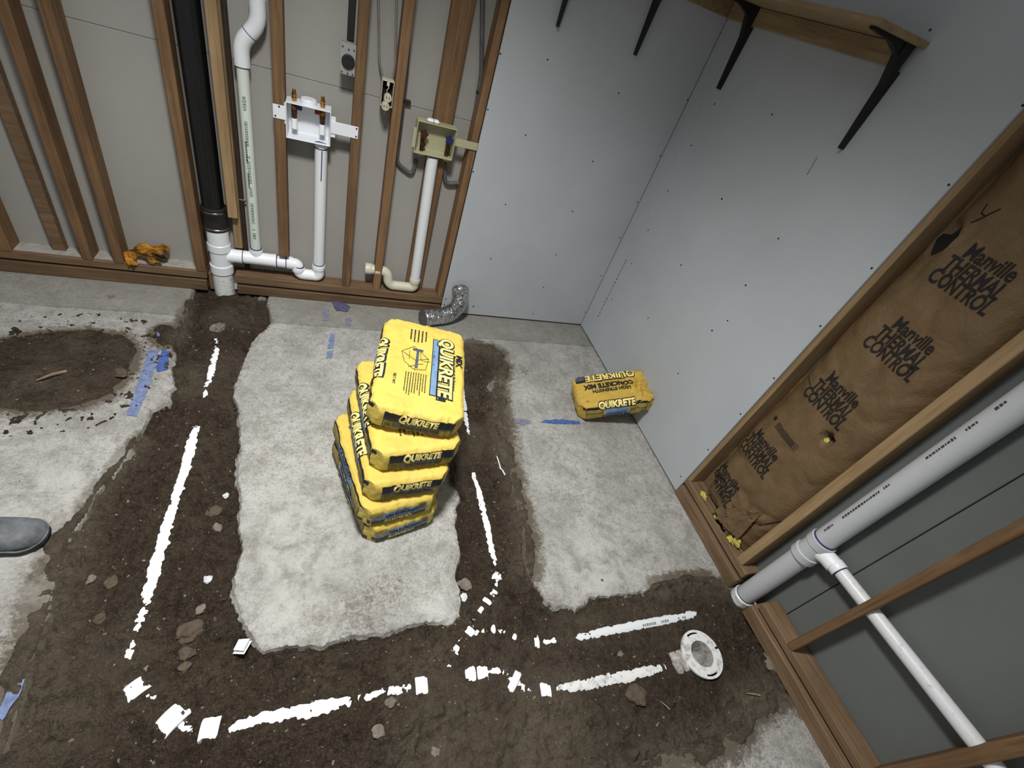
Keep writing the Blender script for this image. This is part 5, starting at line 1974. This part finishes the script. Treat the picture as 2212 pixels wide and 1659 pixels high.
rock('large brown rock in the soil left of the slab corner', 410, 1366, 0.028, 'rock_brown', 1, .6, 1.3)
rock('brown rock just below the large one left of the slab corner', 404, 1412, 0.018, 'rock_brown', 2, .7)
rock('small rock lowest in the row left of the slab corner', 400, 1440, 0.013, 'rock_brown', 3)
rock('pale round stone above the large brown rock', 433, 1317, 0.013, 'rock', 4)
rock('white stone chip beside the left edge of the slab', 450, 1253, 0.013, 'rock_white', 5, .5)
rock('grey concrete chunk in the soil below the flange pipe', 1374, 1502, 0.032, 'rock_brown', 6, .5, 1.1)
rock('pale concrete chunk in the trench below the stack pipe', 472, 708, 0.028, 'rock', 7, .6, 1.3)
rock('brown clod right of the long white line, near the slab edge', 462, 1106, 0.02, 'rock_brown', 8, .5)
rock('pale stone near the slab edge above the brown clod', 488, 1071, 0.010, 'rock_white', 9, .6)
rock('pale stone beside the slab edge below the brown clod', 470, 1140, 0.014, 'rock', 10, .5)
rock('brown stone lying left of the long white line', 240, 1258, 0.017, 'rock_brown', 11, .5)
rock('grey stone at the left edge of the long white line, farther out', 196, 1252, 0.012, 'rock', 12, .5)
rock('dark clod in the soil by the lower left bank', 212, 1334, 0.022, 'rock_brown', 13, .4)
rock('pale stone between the two right pipe runs', 1339, 1413, 0.010, 'rock', 14)
rock('stone beside the right edge of the slab island', 1004, 1264, 0.022, 'rock', 15, .5)
rock('flat pale stone by the lower right corner of the slab island', 1002, 1290, 0.013, 'rock_white', 16, .4)
rock('concrete lump against the sill plate behind the flange', 1660, 1432, 0.030, 'rock', 17, .4)
rock('broken slab flake under the bottom plate by the stack', 566, 645, 0.022, 'rock', 18, .5)
rock('dark stone in the left soil pile by the tape', 262, 806, 0.020, 'rock_brown', 19, .5)
rock('round stone in the soil below the long lower line', 818, 1580, 0.016, 'rock', 20, .5)
rock('grey stone beneath the long lower line, nearer the couplings', 844, 1518, 0.014, 'rock', 21, .5)
rock('small stone at the bottom edge of the soil', 940, 1625, 0.012, 'rock', 22, .5)


def stick(label, a, b, r, mat, name='wood_splinter', cat='splinter'):
    p, q = fl(*a), fl(*b)
    p.z = max(ground(p.x, p.y), -0.03) + r * 1.3
    q.z = max(ground(q.x, q.y), -0.03) + r * 1.3
    m = (p + q) / 2 + Vector((0, 0, r))
    bm = tube([p, m, q], [r * 0.4, r, r * 1.1], 6)
    o = obj(name, bm, M[mat])
    tag(o, label, cat)
    return o


stick('wood splinter lying on the left soil pile', (84, 832), (150, 815), 0.006, 'splinter')
stick('pale wood sliver below the flange', (1432, 1510), (1452, 1530), 0.0025, 'splinter')
stick('pale sliver near the sill plate below the flange', (1612, 1497), (1640, 1503), 0.0035, 'splinter')
stick('white plastic sliver on the soil right of the bag stack', (1069, 967), (1084, 1010), 0.0028, 'pvc_bright', 'plastic_sliver', 'sliver')
stick('short white plastic sliver end beside the longer one', (1082, 1004), (1092, 1024), 0.0032, 'pvc_bright', 'plastic_sliver', 'sliver')


def make_scrap():
    t = thing('paper_scrap', 'two white square paper scraps by the slab corner', 'paper', fl(525, 1400, -0.02))
    for k, (pts, dz) in enumerate((([(503, 1414), (528, 1416), (545, 1386), (520, 1388)], 0.002), ([(505, 1408), (527, 1411), (541, 1383), (517, 1386)], 0.010))):
        bm = bmesh.new()
        q = [fl(x, y, -0.018) for x, y in pts]
        f = bm.faces.new([bm.verts.new((p.x, p.y, -0.014 + dz + 0.004 * (i % 2))) for i, p in enumerate(q)])
        r = bmesh.ops.extrude_face_region(bm, geom=[f])
        for v in r['geom']:
            if isinstance(v, bmesh.types.BMVert):
                v.co.z += 0.002
        bmesh.ops.recalc_face_normals(bm, faces=bm.faces)
        obj('sheet', bm, M['paper'], t)


make_scrap()
